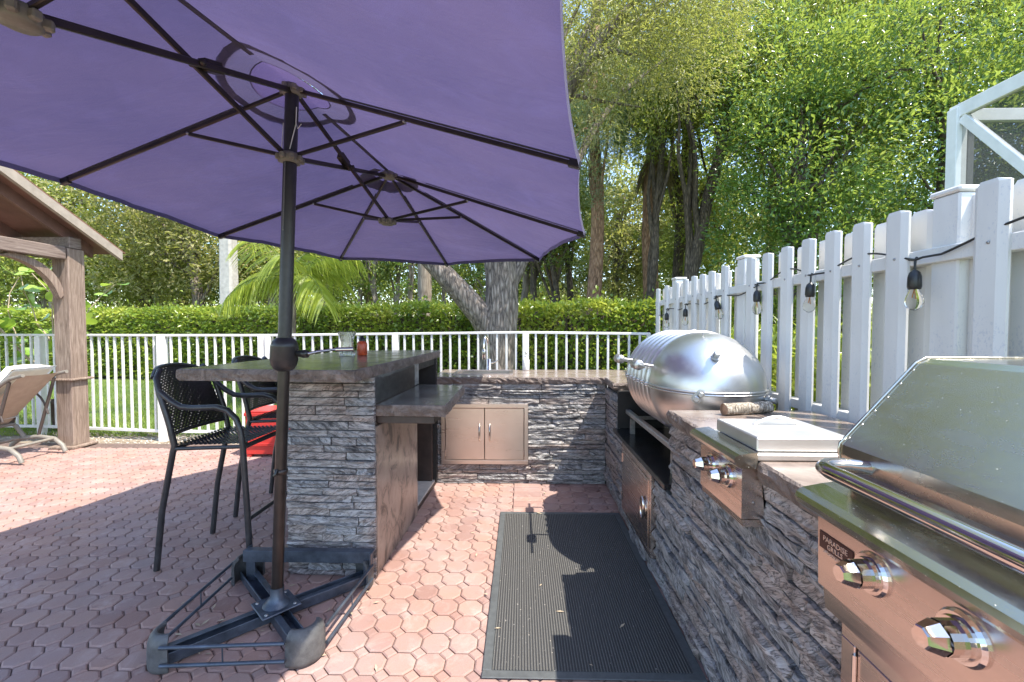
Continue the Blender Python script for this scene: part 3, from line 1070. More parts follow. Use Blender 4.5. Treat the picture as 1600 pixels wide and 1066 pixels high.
# ------------------------------------------------------------------ drop-in side burner
SB = thing('side_burner', 'stainless drop-in side burner with flat square lid and two knobs', 'burner', (0.86, 1.475, 0.8))
ya, yb = 1.324, 1.627
MB().prism([(0.665, 0.80), (0.665, 0.955), (0.72, 0.965), (0.735, 0.80)], exy, ya, yb).build('front_panel', 'stainless_front', SB)
MB().prism([(0.672, 0.775), (0.668, 0.797), (0.735, 0.797), (0.735, 0.775)], exy, ya + 0.002, yb - 0.002).build('drip_strip', 'stainless_front', SB)
nose = [(0.70, 0.957), (0.666, 0.957), (0.648, 0.962), (0.637, 0.973), (0.634, 0.984), (0.640, 0.993), (0.652, 0.999), (0.705, 1.006), (0.705, 0.98)]
MB().prism(nose, exy, ya - 0.012, yb + 0.03).build('bullnose', 'stainless_hood', SB)
m = MB().box((0.706, ya - 0.006, 0.979), (1.03, yb + 0.02, 0.999), 0.003)
m.build('top_frame', 'lid_steel', SB)
bl = MB().box((0.716, 1.337, 1.002), (1.003, 1.617, 1.045), 0.004).build('lid', 'lid_steel', SB)
arcp = [(0.955 - 0.0 * k, 1.40 + 0.155 * k / 12, 1.047 + 0.022 * math.sin(math.pi * k / 12)) for k in range(13)]
arcp = [(0.80 + 0.155 * k / 12, 1.52, 1.046 + 0.026 * math.sin(math.pi * k / 12)) for k in range(13)]
MB().tube(arcp, 0.005, 8).build('handle', 'lid_steel', bl)
for yy in (1.405, 1.528):
    knob(SB, 0.665, yy, 0.905, 0.024)
for zz in (0.85,):
    MB().lathe([(0, 0), (0, 0.005), (0.003, 0.004), (0.004, 0)], (0.70, ya, zz), (0, -1, 0), 8).build('screw', 'screw', SB)

# ------------------------------------------------------------------ grill
GR = thing('gas_grill', 'large stainless built-in gas grill with sloped hood and faceted knobs', 'grill', (0.95, 0.58, 0.8))
ga, gb = 0.16, 0.995
MB().prism([(0.675, 0.80), (0.672, 0.955), (0.74, 0.965), (0.74, 0.80)], exy, ga, gb).build('control_panel', 'stainless_front', GR)
MB().prism([(0.690, 0.745), (0.684, 0.797), (0.738, 0.797), (0.738, 0.745)], exy, ga, gb - 0.003).build('lower_strip', 'stainless_front', GR)
nose = [(0.72, 0.957), (0.673, 0.957), (0.652, 0.966), (0.641, 0.977), (0.637, 0.989), (0.641, 1.000), (0.655, 1.009), (0.700, 1.018), (0.745, 1.024), (0.745, 0.98)]
MB().prism(nose, exy, ga, gb + 0.03).build('bullnose', 'stainless_hood', GR)
hood = [(0.748, 1.03), (0.735, 1.045), (0.724, 1.07), (0.718, 1.095), (0.720, 1.117), (0.884, 1.300), (0.905, 1.310), (1.14, 1.310), (1.24, 1.24), (1.25, 1.03)]
hd = MB().prism(hood, exy, ga + 0.02, gb + 0.002).build('hood', 'stainless_hood', GR)
m = MB()
for (a, b) in zip(hood[3:7], hood[4:8]):
    pass
edge = [V3((a - 0.002, gb + 0.003, b + 0.002)) for a, b in hood[:8]]
MB().tube(edge, 0.0025, 6).build('hood_edge', 'stainless_hood', hd)
for k in range(6):
    t = (k + 0.5) / 6
    p = V3((0.720, gb - 0.004, 1.117)).lerp(V3((0.884, gb - 0.004, 1.300)), t)
    MB().lathe([(0, 0.003), (0.0015, 0.0025), (0.002, 0)], p, (-0.745, 0, 0.667), 8).build('rivet', 'stainless_hood', hd)
hb = [(0.745, gb - 0.075, 1.085), (0.67, gb - 0.078, 1.094), (0.628, gb - 0.088, 1.097), (0.608, gb - 0.108, 1.098), (0.602, gb - 0.135, 1.098)]
hb += [(0.602, gb - 0.2 - 0.08 * k, 1.099) for k in range(7)]
MB().tube(hb, 0.0145, 16).build('hood_handle', 'chrome', hd)
for yy in (0.84, 0.668, 0.496, 0.324):
    knob(GR, 0.675, yy, 0.908, 0.026)
MB().box((0.74, ga, 0.80), (1.25, gb, 1.03)).build('firebox', 'stainless_front', GR)
# name plate
pl = MB().box((0.6705, 0.888, 0.888), (0.6735, 0.988, 0.926), 0.001).build('name_plate', 'plaque', GR)


def lettering(txt, size, y_right, z, x, parent, mat):
    """text on a plane facing -x, reading from larger y to smaller y"""
    cu = bpy.data.curves.new('lettering', 'FONT')
    cu.body = txt
    cu.size = size
    cu.align_x = 'CENTER'
    cu.extrude = 0.0006
    cu.resolution_u = 2
    tmp = bpy.data.objects.new('lettering_curve', cu)
    C.objects.link(tmp)
    bpy.context.view_layer.update()
    me = bpy.data.meshes.new_from_object(tmp.evaluated_get(bpy.context.evaluated_depsgraph_get()))
    bpy.data.objects.remove(tmp)
    of = off_of(parent)
    for q in me.vertices:
        a, b, c = q.co
        q.co = V3((x - c, y_right - a, z + b)) - of
    me.materials.clear()
    me.materials.append(MATS[mat])
    return put('lettering', me, parent)


lettering('PARADISE', 0.0165, 0.938, 0.9085, 0.670, pl, 'plaque_letters')
lettering('GRILLS', 0.0155, 0.938, 0.8945, 0.670, pl, 'plaque_letters')
lettering('OUTDOOR KITCHENS', 0.0078, 0.938, 0.8805, 0.6715, pl, 'plaque_letters')

# ------------------------------------------------------------------ log on the counter
LG = thing('firewood_log', 'short bark-covered firewood log lying on the counter before the barrel', 'log', (1.04, 2.05, 0.977))
seg = 18
pa, pb = V3((0.925, 2.015, 1.004)), V3((1.165, 2.075, 1.006))
d = (pb - pa).normalized()
x_ = d.cross(V3((0, 0, 1))).normalized()
u_ = x_.cross(d)
vs = []
NL = 16
for i in range(NL + 1):
    t = i / NL
    for k in range(seg):
        a = 2 * math.pi * k / seg
        r = 0.027 + 0.0045 * noise.noise(V3((t * 6, math.cos(a) * 2, math.sin(a) * 2))) + 0.0022 * noise.noise(V3((t * 30, math.cos(a) * 7, math.sin(a) * 7)))
        if 0.62 < t < 0.68 and 0.5 < a < 2.5:
            r *= 0.82
        vs.append(pa.lerp(pb, t) + (x_ * math.cos(a) + u_ * math.sin(a)) * r)
fs = [(i * seg + k, i * seg + (k + 1) % seg, (i + 1) * seg + (k + 1) % seg, (i + 1) * seg + k) for i in range(NL) for k in range(seg)]
MB().add(vs, fs, 0, True).build('bark', 'bark_birch', LG)
m = MB()
m.add(vs[:seg], [tuple(range(seg))])
m.add(vs[-seg:], [tuple(range(seg))])
m.build('cut_end', 'bark_red', LG)

# ------------------------------------------------------------------ floor mat
MT = thing('floor_mat', 'dark grey ribbed rubber floor mat lying before the counter', 'mat', (0.28, 2.45, 0))
MB().box((-0.118, 1.712, 0.004), (0.684, 3.181, 0.011), 0.002).build('ribbed_carpet', 'ribbed_mat', MT)
m = MB()
m.box((-0.157, 1.673, 0.003), (0.723, 1.712, 0.009), 0.003)
m.box((-0.157, 3.181, 0.003), (0.723, 3.220, 0.009), 0.003)
m.box((-0.157, 1.712, 0.003), (-0.118, 3.181, 0.009), 0.003)
m.box((0.684, 1.712, 0.003), (0.723, 3.181, 0.009), 0.003)
m.build('border', 'mat_rubber', MT)

# ------------------------------------------------------------------ bar island (local axes: u right, v away)
BAR = thing('bar_island', 'tall outdoor bar with overhanging grey stone top and stone-clad end', 'bar', (-0.80, 2.372, 0), -0.042)
m = MB()
m.box((-0.49, 0.008, 0), (-0.012, 0.80, 1.105))
m.box((-0.49, 0.80, 0), (-0.22, 1.46, 1.105))
m.box((-0.22, 0.80, 0.0), (-0.012, 1.46, 0.03))
m.build('wall_core', 'brown_board', BAR)
veneer(BAR, (-0.505, 0.0, 0), (1, 0, 0), 0.505, 0.0, 1.108, depth=0.024, seed=21, hrow=(0.034, 0.050), lrow=(0.12, 0.42))
veneer(BAR, (-0.49, 1.46, 0), (0, -1, 0), 1.44, 0.0, 1.108, depth=0.022, seed=22, lrow=(0.2, 0.45))
MB().box((-0.012, 0.012, 0), (0.0, 0.81, 0.83), 0.001).build('side_panel', 'marbled_panel', BAR)
MB().box((-0.03, 0.022, 0.955), (-0.012, 0.905, 1.107), 0.001).build('riser', 'grey_marble', BAR)
slab('bar_top', [(-0.935, -0.235), (-0.003, -0.256), (0.002, 1.50), (-0.02, 1.66), (-0.84, 1.52)], 1.17, 0.061, BAR, ('granite_grey', 'chiseled_edge'), seed=31)
slab('ledge_top', [(-0.012, 0.018), (0.388, 0.022), (0.345, 0.868), (-0.012, 0.905)], 0.951, 0.063, BAR, ('granite_grey', 'chiseled_edge'), 0.007, seed=32)
m = MB()
m.box((-0.01, 0.045, 0.845), (0.315, 0.085, 0.884), 0.002)
m.box((-0.01, 0.80, 0.845), (0.30, 0.84, 0.884), 0.002)
m.box((0.27, 0.087, 0.845), (0.315, 0.80, 0.884), 0.002)
m.build('ledge_frame', 'brown_board', BAR)
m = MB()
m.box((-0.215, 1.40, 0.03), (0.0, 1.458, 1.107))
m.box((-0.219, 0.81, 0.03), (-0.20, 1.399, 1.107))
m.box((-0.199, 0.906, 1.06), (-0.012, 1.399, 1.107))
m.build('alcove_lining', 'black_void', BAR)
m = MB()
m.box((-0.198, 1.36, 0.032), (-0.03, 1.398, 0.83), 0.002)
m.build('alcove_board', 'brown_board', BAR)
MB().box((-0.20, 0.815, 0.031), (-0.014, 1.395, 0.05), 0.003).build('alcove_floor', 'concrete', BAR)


# ------------------------------------------------------------------ small things on the counters
def small(name, label, cat, loc, prof, mat, seg=20):
    t = thing(name, label, cat, loc)
    o = MB().lathe(prof, loc, (0, 0, 1), seg).build('body', mat, t)
    return t


vz = (-1.285, 3.20, 1.1705)
VA = thing('glass_vase', 'clear cut-glass flared vase standing on the bar top', 'vase', vz)
MB().lathe([(0.0, 0), (0.0, 0.055), (0.004, 0.057), (0.05, 0.045), (0.10, 0.043), (0.14, 0.052), (0.175, 0.068), (0.178, 0.065), (0.14, 0.047), (0.10, 0.038), (0.05, 0.040), (0.012, 0.045), (0.012, 0)], vz, (0, 0, 1), 16, smooth=False).build('body', 'clear_glass', VA)
bz_ = (-1.20, 3.27, 1.1705)
t = small('orange_bottle', 'orange plastic bottle with black cap behind the glass vase', 'bottle', bz_, [(0, 0), (0, 0.034), (0.005, 0.037), (0.085, 0.037), (0.10, 0.03), (0.107, 0.020), (0.107, 0)], 'orange_plastic')
MB().lathe([(0.100, 0.0225), (0.125, 0.0225), (0.128, 0.020), (0.135, 0.010), (0.147, 0.009), (0.147, 0)], bz_, (0, 0, 1), 16).build('cap', 'black_plastic', t)
sz_ = (0.045, 4.43, 0.9455)
t = small('soap_bottle', 'white soap pump bottle standing beside the sink', 'bottle', sz_, [(0, 0), (0, 0.032), (0.006, 0.034), (0.105, 0.034), (0.12, 0.022), (0.13, 0.012), (0.13, 0)], 'white_rail')
m = MB().lathe([(0.13, 0.013), (0.145, 0.013), (0.147, 0.005), (0.175, 0.005), (0.175, 0.012), (0.187, 0.012), (0.187, 0)], sz_, (0, 0, 1), 12)
m.tube([(sz_[0], sz_[1], sz_[2] + 0.181), (sz_[0] - 0.01, sz_[1] - 0.045, sz_[2] + 0.178)], 0.004, 8)
m.build('pump', 'cast_grey', t)

# ------------------------------------------------------------------ double cantilever-style market umbrella
UB = V3((-1.165, 2.018, 0))
UM = thing('double_umbrella', 'large purple double-headed patio umbrella on dark pole and cross base', 'umbrella', tuple(UB))
Uu = V3((0.038, 0.016, 1)).normalized()
Ll = V3((math.sin(0.166), math.cos(0.166), 0))
Ll = (Ll - Uu * Ll.dot(Uu)).normalized()
Xx = Ll.cross(Uu).normalized()
UH, UD, UW, UDG, UE, UDR, UDF, URD, USG = 2.492, 0.981, 1.345, 1.325, 1.245, 0.399, 0.424, 0.315, 0.04
hub = UB + Uu * UH
fh = hub + Ll * UD - Uu * USG
nh = hub - Ll * UD - Uu * USG


def tips(hb, sgn):
    L = Ll * sgn
    r2 = math.sqrt(0.5)
    return [hb + Xx * UW - Uu * UDF, hb + (Xx + L) * r2 * UDG - Uu * UDF, hb + L * UE - Uu * UDF, hb + (L - Xx) * r2 * UDG - Uu * UDF, hb - Xx * UW - Uu * UDF]


ft = tips(fh, 1)
UDF = 0.36
nt_ = tips(nh - Ll * 0.07, -1)
mR, mL = hub + Xx * UW - Uu * UDR, hub - Xx * UW - Uu * UDR
CO = Uu * 0.022                                                # cloth lies this far above the ribs
panels = []
for hb, tp in ((fh, ft), (nh, nt_)):
    for a, b in zip(tp, tp[1:]):
        panels.append((hb, hb, a, b))
for hb, tp in ((fh, ft), (nh, nt_)):
    panels.append((hub, hb, mR, tp[0]))
    panels.append((hub, hb, mL, tp[4]))
NS, NTT = 14, 40
vs, fs = [], []
hem = MB()
for (a0, a1, b0, b1) in panels:
    base = len(vs)
    grid = []
    for i in range(NTT + 1):
        t = i / NTT
        for j in range(NS + 1):
            s_ = j / NS
            inn = a0.lerp(a1, s_)
            out = b0.lerp(b1, s_)
            k = 4 * s_ * (1 - s_)
            span = (b1 - b0).length
            out = out + (inn - out).normalized() * ((0.018 if a0 is not a1 else 0.045) * span * k)
            p = inn.lerp(out, t) + CO
            p = p - Uu * (0.040 * span * k * math.sin(math.pi * min(1, t * 0.9)) * 0.7)
            p = p + Uu * (0.006 * noise.noise(p * 2.7) + 0.009 * noise.noise(V3((p.dot(Xx) * 2.2, p.dot(Ll) * 9, 0)))) * min(1, k * 2) * t
            vs.append(p)
    W = NS + 1
    for i in range(NTT):
        for j in range(NS):
            fs.append((base + i * W + j, base + i * W + j + 1, base + (i + 1) * W + j + 1, base + (i + 1) * W + j))
    ed = [vs[base + NTT * W + j] for j in range(W)]
    hv = [p + Uu * 0.002 for p in ed] + [p - Uu * 0.028 - (p - hub).normalized() * 0.004 for p in ed]
    hem.add(hv, [(j, j + 1, W + j + 1, W + j) for j in range(NS)], 0, True)
VX, VL = 0.235, 0.29
inside = set()
for i_, p in enumerate(vs):
    c = p - hub
    e = math.sqrt((c.dot(Xx) / VX) ** 2 + (c.dot(Ll) / VL) ** 2)
    if e < 1.0:
        inside.add(i_)
        k = 1.0 / max(e, 0.05)
        q = Xx * c.dot(Xx) * k + Ll * c.dot(Ll) * k
        vs[i_] = hub + q + CO * 0.7 - Uu * (UDR / UW) * abs(q.dot(Xx))
fs = [f for f in fs if not all(i_ in inside for i_ in f)]
can = MB().add(vs, fs, 0, True).build('canopy', 'canopy_fabric', UM)
hem.build('hem', 'canopy_fabric', can)
for (a_, b_) in ((hub, fh), (hub, nh)):
    MB().beam(a_.lerp(b_, 0.25) + CO - Uu * 0.006, b_ + CO - Uu * 0.006, 0.022, 0.003).build('seam', 'canopy_reinforcement', can)
for (hb_, tp_) in ((fh, ft), (nh, nt_), (hub, [mR, mL])):
    for q_ in tp_:
        MB().beam(hb_.lerp(q_, 0.2) + CO - Uu * 0.004, q_ + CO - Uu * 0.004, 0.018, 0.002, up=Uu).build('seam', 'canopy_reinforcement', can)
sm_ = MB()
for (a0, a1, b0, b1) in panels[:8]:
    pass
# vents: reinforcement ring with a bright translucent centre
for hb in (hub, fh, nh):
    slope = UDR / UW
    rv = 0.266 if hb is hub else 0.20
    m = MB()
    for (r0, r1) in ((0.15 if hb is hub else 0.10, rv),):
        vv = []
        n = 28
        for r in (r0, (r0 + r1) / 2, r1):
            for k in range(n):
                a = 2 * math.pi * k / n
                ry = r * (1.25 if hb is hub else 1.0)
                q = hb + Xx * math.cos(a) * r + Ll * math.sin(a) * ry
                dz = slope * r * abs(math.cos(a)) + (0.05 * r * abs(math.sin(a)) if hb is hub else slope * r * 0.9 * abs(math.sin(a)))
                vv.append(q - Uu * (dz - 0.006) + CO * 0.62)
        m.add(vv, [(i * n + k, i * n + (k + 1) % n, (i + 1) * n + (k + 1) % n, (i + 1) * n + k) for i in range(2) for k in range(n)], 0, True)
    m.build('reinforcement_ring', 'canopy_reinforcement', can)
    if hb is hub:
        m = MB()
        vv = [hb + CO * 0.9]
        for k in range(n):
            a = 2 * math.pi * k / n
            q = hb + Xx * math.cos(a) * 0.155 + Ll * math.sin(a) * 0.155 * 1.25
            vv.append(q - Uu * (slope * 0.155 * abs(math.cos(a)) - 0.004) + CO * 0.4)
        m.add(vv, [(0, 1 + k, 1 + (k + 1) % n) for k in range(n)], 0, True)
        m.build('vent', 'vent_fabric', can)


def rib(p, q, wd=0.014, ht=0.019, name='rib', par=UM, mat='dark_bronze'):
    return MB().beam(p, q, wd, ht, 0.003, Uu).build(name, mat, par)


def rib_set(hb, tp, inner=0.035, frac=0.42):
    for p in tp:
        d = (p - hb)
        rb = rib(hb + d.normalized() * inner, p - Uu * 0.0)
        e = p + d.normalized() * 0.004
        MB().beam(p - d.normalized() * 0.05, e, 0.026, 0.032, 0.004, Uu).build('rib_tip', 'black_plastic', rb)
        q = hb + d * frac
        s = hb - Uu * URD
        st = rib(s + (q - s).normalized() * 0.03, q - Uu * 0.014, 0.014, 0.018, 'strut', rb)
        MB().lathe([(-0.012, 0), (-0.012, 0.006), (0.012, 0.006), (0.012, 0)], q - Uu * 0.014, d.cross(Uu), 8).build('pin', 'screw', rb)


rib_set(hub, [mR, mL])
rib_set(fh, ft)
rib_set(nh, nt_)
# scissor beams joining the heads
for hb in (fh, nh):
    a, b = hub, hb - Uu * URD
    c, d = hub - Uu * URD, hb
    o1 = Xx * 0.013
    rib(a - Uu * 0.01 + o1, b + o1, 0.015, 0.023, 'scissor_beam')
    rib(c - o1, d - Uu * 0.01 - o1, 0.015, 0.023, 'scissor_beam')
    mid = (a + b + c + d) / 4
    m = MB().lathe([(-0.03, 0), (-0.03, 0.012), (0.03, 0.012), (0.03, 0)], mid, Xx, 10)
    m.beam(mid - Ll * 0.07 * 0 + (b - a).normalized() * -0.10, mid + (b - a).normalized() * -0.02, 0.034, 0.042, 0.003, Uu)
    m.build('scissor_joint', 'dark_bronze', UM)
    for k in (-1, 1):
        MB().lathe([(0, 0), (0, 0.006), (0.003, 0.005), (0.004, 0)], mid + (b - a).normalized() * (-0.06 + 0.03 * k) - Xx * 0.0 - Xx * 0.017, -Xx, 8).build('rivet', 'screw', UM)
for hb in (hub, fh, nh):
    for dz, nm in ((0.0, 'crown_hub'), (URD, 'runner_hub')):
        m = MB().lathe([(-0.03, 0), (-0.03, 0.038), (-0.022, 0.045), (0.010, 0.045), (0.016, 0.038), (0.016, 0)], hb - Uu * dz, Uu, 18)
        for k in range(8):
            a = math.pi / 4 * k
            d = Xx * math.cos(a) + Ll * math.sin(a)
            m.beam(hb - Uu * (dz + 0.008) + d * 0.035, hb - Uu * (dz + 0.008) + d * 0.062, 0.022, 0.026, 0.004, Uu)
        m.build(nm, 'plastic_grey' if True else 'black_plastic', UM)
# pole, collar, crank
pole_top = hub + Uu * 0.0
pj = UB + Uu * 1.26
MB().tube([UB + Uu * 0.02, UB + Uu * 1.20], 0.026, 20).build('pole', 'dark_bronze', UM)
MB().tube([pj + Uu * 0.05, pole_top], 0.030, 20).build('pole', 'black_metal', UM)
MB().lathe([(-0.085, 0.028), (-0.075, 0.045), (-0.055, 0.056), (-0.035, 0.060), (-0.033, 0.061), (0.03, 0.060), (0.032, 0.0605), (0.05, 0.055), (0.066, 0.043), (0.072, 0.031)], pj, Uu, 24).build('crank_housing', 'black_metal', UM)
m = MB().lathe([(0, 0.014), (0.03, 0.016), (0.04, 0.020), (0.06, 0.018), (0.062, 0)], pj + Xx * 0.055 + Ll * 0.01, Xx, 12)
m.build('crank_socket', 'black_plastic', UM)
c0 = pj + Xx * 0.112 + Ll * 0.01
m = MB().tube([c0, c0 + Xx * 0.02 + Ll * 0.05 + Uu * 0.01, c0 + Xx * 0.06 + Ll * 0.14 + Uu * 0.02], [0.008, 0.007, 0.007], 8)
m.tube([c0 + Xx * 0.06 + Ll * 0.14 + Uu * 0.02, c0 + Xx * 0.15 + Ll * 0.15 + Uu * 0.025], 0.011, 10)
m.build('crank_handle', 'chrome', UM)
MB().lathe([(-0.012, 0.027), (-0.010, 0.031), (0.010, 0.031), (0.012, 0.027)], UB + Uu * 0.70, Uu, 18).build('pole_collar', 'dark_bronze', UM)
MB().tube([UB + Uu * 0.715 - Ll * 0.03, UB + Uu * 0.70 - Ll * 0.042 + Xx * 0.006, UB + Uu * 0.69 - Ll * 0.042], 0.007, 8).build('collar_screw', 'black_plastic', UM)
# chain and cord on the pole
m = MB()
c1 = hub - Uu * (URD + 0.03) - Ll * 0.034
for k in range(34):
    p = c1 - Uu * 0.0095 * k
    e = Xx if k % 2 else Ll
    m.tube([p - Uu * 0.006 + e * 0.0, p + e * 0.0032, p + Uu * 0.006, p - e * 0.0032], 0.0010, 4, closed=True)
m.build('chain', 'screw', UM)
m = MB().tube([hub - Uu * 0.09 + Xx * 0.033 - Ll * 0.01, hub - Uu * 0.17 + Xx * 0.034 - Ll * 0.012, hub - Uu * 0.29 + Xx * 0.020 - Ll * 0.03], 0.0022, 6)
m.tube([hub - Uu * 0.16 + Xx * 0.034 - Ll * 0.012, hub - Uu * 0.195 + Xx * 0.05 - Ll * 0.02, hub - Uu * 0.175 + Xx * 0.068 - Ll * 0.02], 0.0018, 6)
m.tube([hub - Uu * 0.16 - Xx * 0.033 - Ll * 0.01, hub - Uu * 0.29 - Xx * 0.03 - Ll * 0.02], 0.0018, 6)
m.build('pull_cord', 'white_cord', UM)
# cross base
corn = {'fl': V3((-1.475, 1.715, 0)), 'rr': V3((-0.845, 2.310, 0)), 'rl': V3((-1.500, 2.329, 0)), 'fr': V3((-0.885, 1.755, 0))}
cen = UB.copy()
for k, p in corn.items():
    d = (p - cen).normalized()
    s = d.cross(V3((0, 0, 1)))
    m = MB()                                                   # channel: web and two flanges
    a, b = cen + d * 0.03, p
    m.beam(a + V3((0, 0, 0.012)), b + V3((0, 0, 0.012)), 0.070, 0.006, 0.001)
    m.beam(a + s * 0.033 + V3((0, 0, 0.034)), b + s * 0.033 + V3((0, 0, 0.034)), 0.006, 0.040, 0.001)
    m.beam(a - s * 0.033 + V3((0, 0, 0.034)), b - s * 0.033 + V3((0, 0, 0.034)), 0.006, 0.040, 0.001)
    m.beam(a + s * 0.022 + V3((0, 0, 0.056)), b + s * 0.022 + V3((0, 0, 0.056)), 0.028, 0.005, 0.001)
    m.build('base_arm', 'base_steel', UM)
m = MB()
m.box((cen.x - 0.085, cen.y - 0.085, 0.060), (cen.x + 0.085, cen.y + 0.085, 0.068), 0.003, M=Matrix.Translation(cen) @ Matrix.Rotation(math.pi / 4 + 0.05, 4, 'Z') @ Matrix.Translation(-cen))
m.lathe([(0.066, 0.062), (0.085, 0.045), (0.105, 0.031), (0.15, 0.029)], cen, Uu, 20)
bp = m.build('base_plate', 'base_steel', UM)
for k in range(4):
    a = math.pi / 2 * k + 0.05
    MB().lathe([(0, 0), (0, 0.009), (0.006, 0.008), (0.008, 0)], cen + V3((math.cos(a) * 0.088, math.sin(a) * 0.088, 0.066)), (0, 0, 1), 8).build('bolt', 'screw', bp)


def bumper(p, ang, h=0.145, r=0.085, sweep=2.5):
    """curved corner guard, opening towards the centre"""
    m = MB()
    n = 14
    vv = []
    prof_ = [(r - 0.008, 0.0), (r, 0.004), (r + 0.002, 0.02), (r, h - 0.045), (r - 0.008, h - 0.018), (r - 0.022, h - 0.003), (r - 0.034, h), (r - 0.036, h - 0.012), (r - 0.018, h - 0.03), (r - 0.012, h - 0.05), (r - 0.014, 0.0)]
    for i in range(n + 1):
        a = ang - sweep / 2 + sweep * i / n
        for (q, z) in prof_:
            vv.append(V3((p.x + math.cos(a) * q, p.y + math.sin(a) * q, z + 0.002)))
    W = len(prof_)
    ff = [(i * W + j, i * W + (j + 1) % W, (i + 1) * W + (j + 1) % W, (i + 1) * W + j) for i in range(n) for j in range(W)]
    m.add(vv, ff, 0, True)
    m.add(vv[:W], [tuple(range(W))])
    m.add(vv[-W:], [tuple(range(W))])
    return m


for k, p in corn.items():
    d = (p - cen)
    bumper(p + d.normalized() * -0.045, math.atan2(d.y, d.x)).build('corner_guard', 'bumper_plastic', UM)


def rods(pa, pb, h0=0.045, h1=0.118):
    m = MB()
    for hz in (h0, h1):
        m.tube([pa + V3((0, 0, hz)), pb + V3((0, 0, hz))], 0.0075, 8)
    mid = (pa + pb) / 2
    m.tube([mid + V3((0, 0, h0)), mid + V3((0, 0, h1))], 0.003, 6)
    m.build('side_rod', 'base_steel', UM)


rods(V3((-1.525, 1.765, 0)), V3((-1.545, 2.29, 0)))
rods(V3((-1.425, 1.655, 0)), V3((-0.945, 1.690, 0)))
rods(V3((-0.825, 1.80, 0)), V3((-0.790, 2.27, 0)))
# weight frame standing on the rear corners
m = MB()
m.box((-1.490, 2.275, 0.125), (-0.790, 2.283, 0.185), 0.001)
m.box((-1.490, 2.283, 0.177), (-0.790, 2.318, 0.185), 0.001)
m.box((-1.490, 2.319, 0.125), (-1.482, 2.350, 0.185), 0.001)
m.box((-0.799, 2.245, 0.125), (-0.791, 2.274, 0.185), 0.001)
m.box((-0.845, 2.285, 0.0), (-0.800, 2.293, 0.124), 0.001)
m.box((-1.480, 2.285, 0.0), (-1.430, 2.293, 0.124), 0.001)
m.build('weight_frame', 'base_steel', UM)

# ------------------------------------------------------------------ woven bar stools
def weave(fn, nu, nv, wd, amp, nrm):
    """ribbons over and under on the patch fn(s,t), s,t in 0..1"""
    m = MB()

    def pt(s, t):
        return V3(fn(s, t))
    for fam in (0, 1):
        na, nb = (nv, nu) if fam == 0 else (nu, nv)
        for i in range(na):
            c = (i + 0.5) / na
            vv = []
            for j in range(nb + 1):
                b = j / nb
                s, t = (b, c) if fam == 0 else (c, b)
                e = 0.5 * wd / na
                lo_ = pt(s, c - e) if fam == 0 else pt(c - e, t)
                hi_ = pt(s, c + e) if fam == 0 else pt(c + e, t)
                ds = pt(min(1, s + 0.01), t) - pt(max(0, s - 0.01), t)
                dt = pt(s, min(1, t + 0.01)) - pt(s, max(0, t - 0.01))
                n = ds.cross(dt).normalized()
                sg = 1 if (i + j + fam) % 2 else -1
                vv += [lo_ + n * amp * sg, hi_ + n * amp * sg]
            m.add(vv, [(2 * j, 2 * j + 1, 2 * j + 3, 2 * j + 2) for j in range(nb)], 0, True)
    return m


def make_stool(label, loc):
    T = thing('bar_stool', label, 'bar stool', loc, group='woven bar stools')
    L = V3(loc)

    def P(x, y, z):
        return L + V3((x, y, z))
    # local: x towards the bar, y away from the camera; origin under the middle of the seat
    for sy in (-1, 1):
        y = 0.225 * sy
        rear = [P(-0.275, y, 0.008), P(-0.235, y, 0.35), P(-0.165, y, 0.68), P(-0.155, y, 0.72), P(-0.185, y * 1.01, 0.86), P(-0.235, y, 1.02), P(-0.262, y * 0.93, 1.09), P(-0.278, y * 0.72, 1.135)]
        MB().tube(rear, 0.0165, 10).build('rear_leg', 'stool_frame', T)
        front = [P(0.265, y, 0.008), P(0.25, y, 0.35), P(0.232, y, 0.72), P(0.222, y, 0.80), P(0.198, y, 0.87), P(0.15, y, 0.918), P(0.09, y, 0.935), P(-0.05, y, 0.93), P(-0.11, y, 0.935), P(-0.165, y, 0.965), P(-0.232, y, 1.02)]
        MB().tube(front, 0.0165, 10).build('front_leg', 'stool_frame', T)
    m = MB()
    m.tube([P(-0.16, -0.225, 0.70), P(0.232, -0.225, 0.715)], 0.011, 8)
    m.tube([P(-0.16, 0.225, 0.70), P(0.232, 0.225, 0.715)], 0.011, 8)
    m.tube([P(-0.16, -0.225, 0.70), P(-0.16, 0.225, 0.70)], 0.011, 8)
    m.tube([P(0.234, -0.225, 0.712), P(0.234, 0.225, 0.712)], 0.014, 8)
    m.build('seat_frame', 'stool_frame', T)
    MB().tube([P(0.252, -0.225, 0.30), P(0.252, 0.225, 0.30)], 0.0115, 8).build('foot_rail', 'stool_frame', T)
    weave(lambda s, t: P(-0.165 + 0.40 * s, -0.222 + 0.444 * t, 0.722 + 0.012 * s - 0.018 * 4 * s * (1 - s) * 4 * t * (1 - t) * 0.6), 30, 32, 0.90, 0.0028, 1).build('seat', 'wicker', T, False)

    def back(s, t):
        k = 2 * s - 1
        top = 1.150 - 0.055 * abs(k) ** 3
        bot = 0.775
        z = bot + (top - bot) * t
        return P(-0.17 - 0.115 * t - 0.075 * (1 - k * k) * (0.5 + 0.5 * t), 0.228 * k * (1 - 0.10 * t * t), z)
    weave(back, 30, 28, 0.90, 0.0030, 1).build('backrest', 'wicker', T, False)
    MB().tube([back(i / 14, 1.0) for i in range(15)], 0.012, 8).build('top_rail', 'wicker', T)
    MB().tube([back(i / 14, 0.0) for i in range(15)], 0.010, 8).build('bottom_rail', 'wicker', T)
    return T


make_stool('black woven bar stool with arms at the near end of the bar', (-1.785, 2.615, 0))
make_stool('black woven bar stool farther along the bar, before the red crate', (-1.80, 3.32, 0))

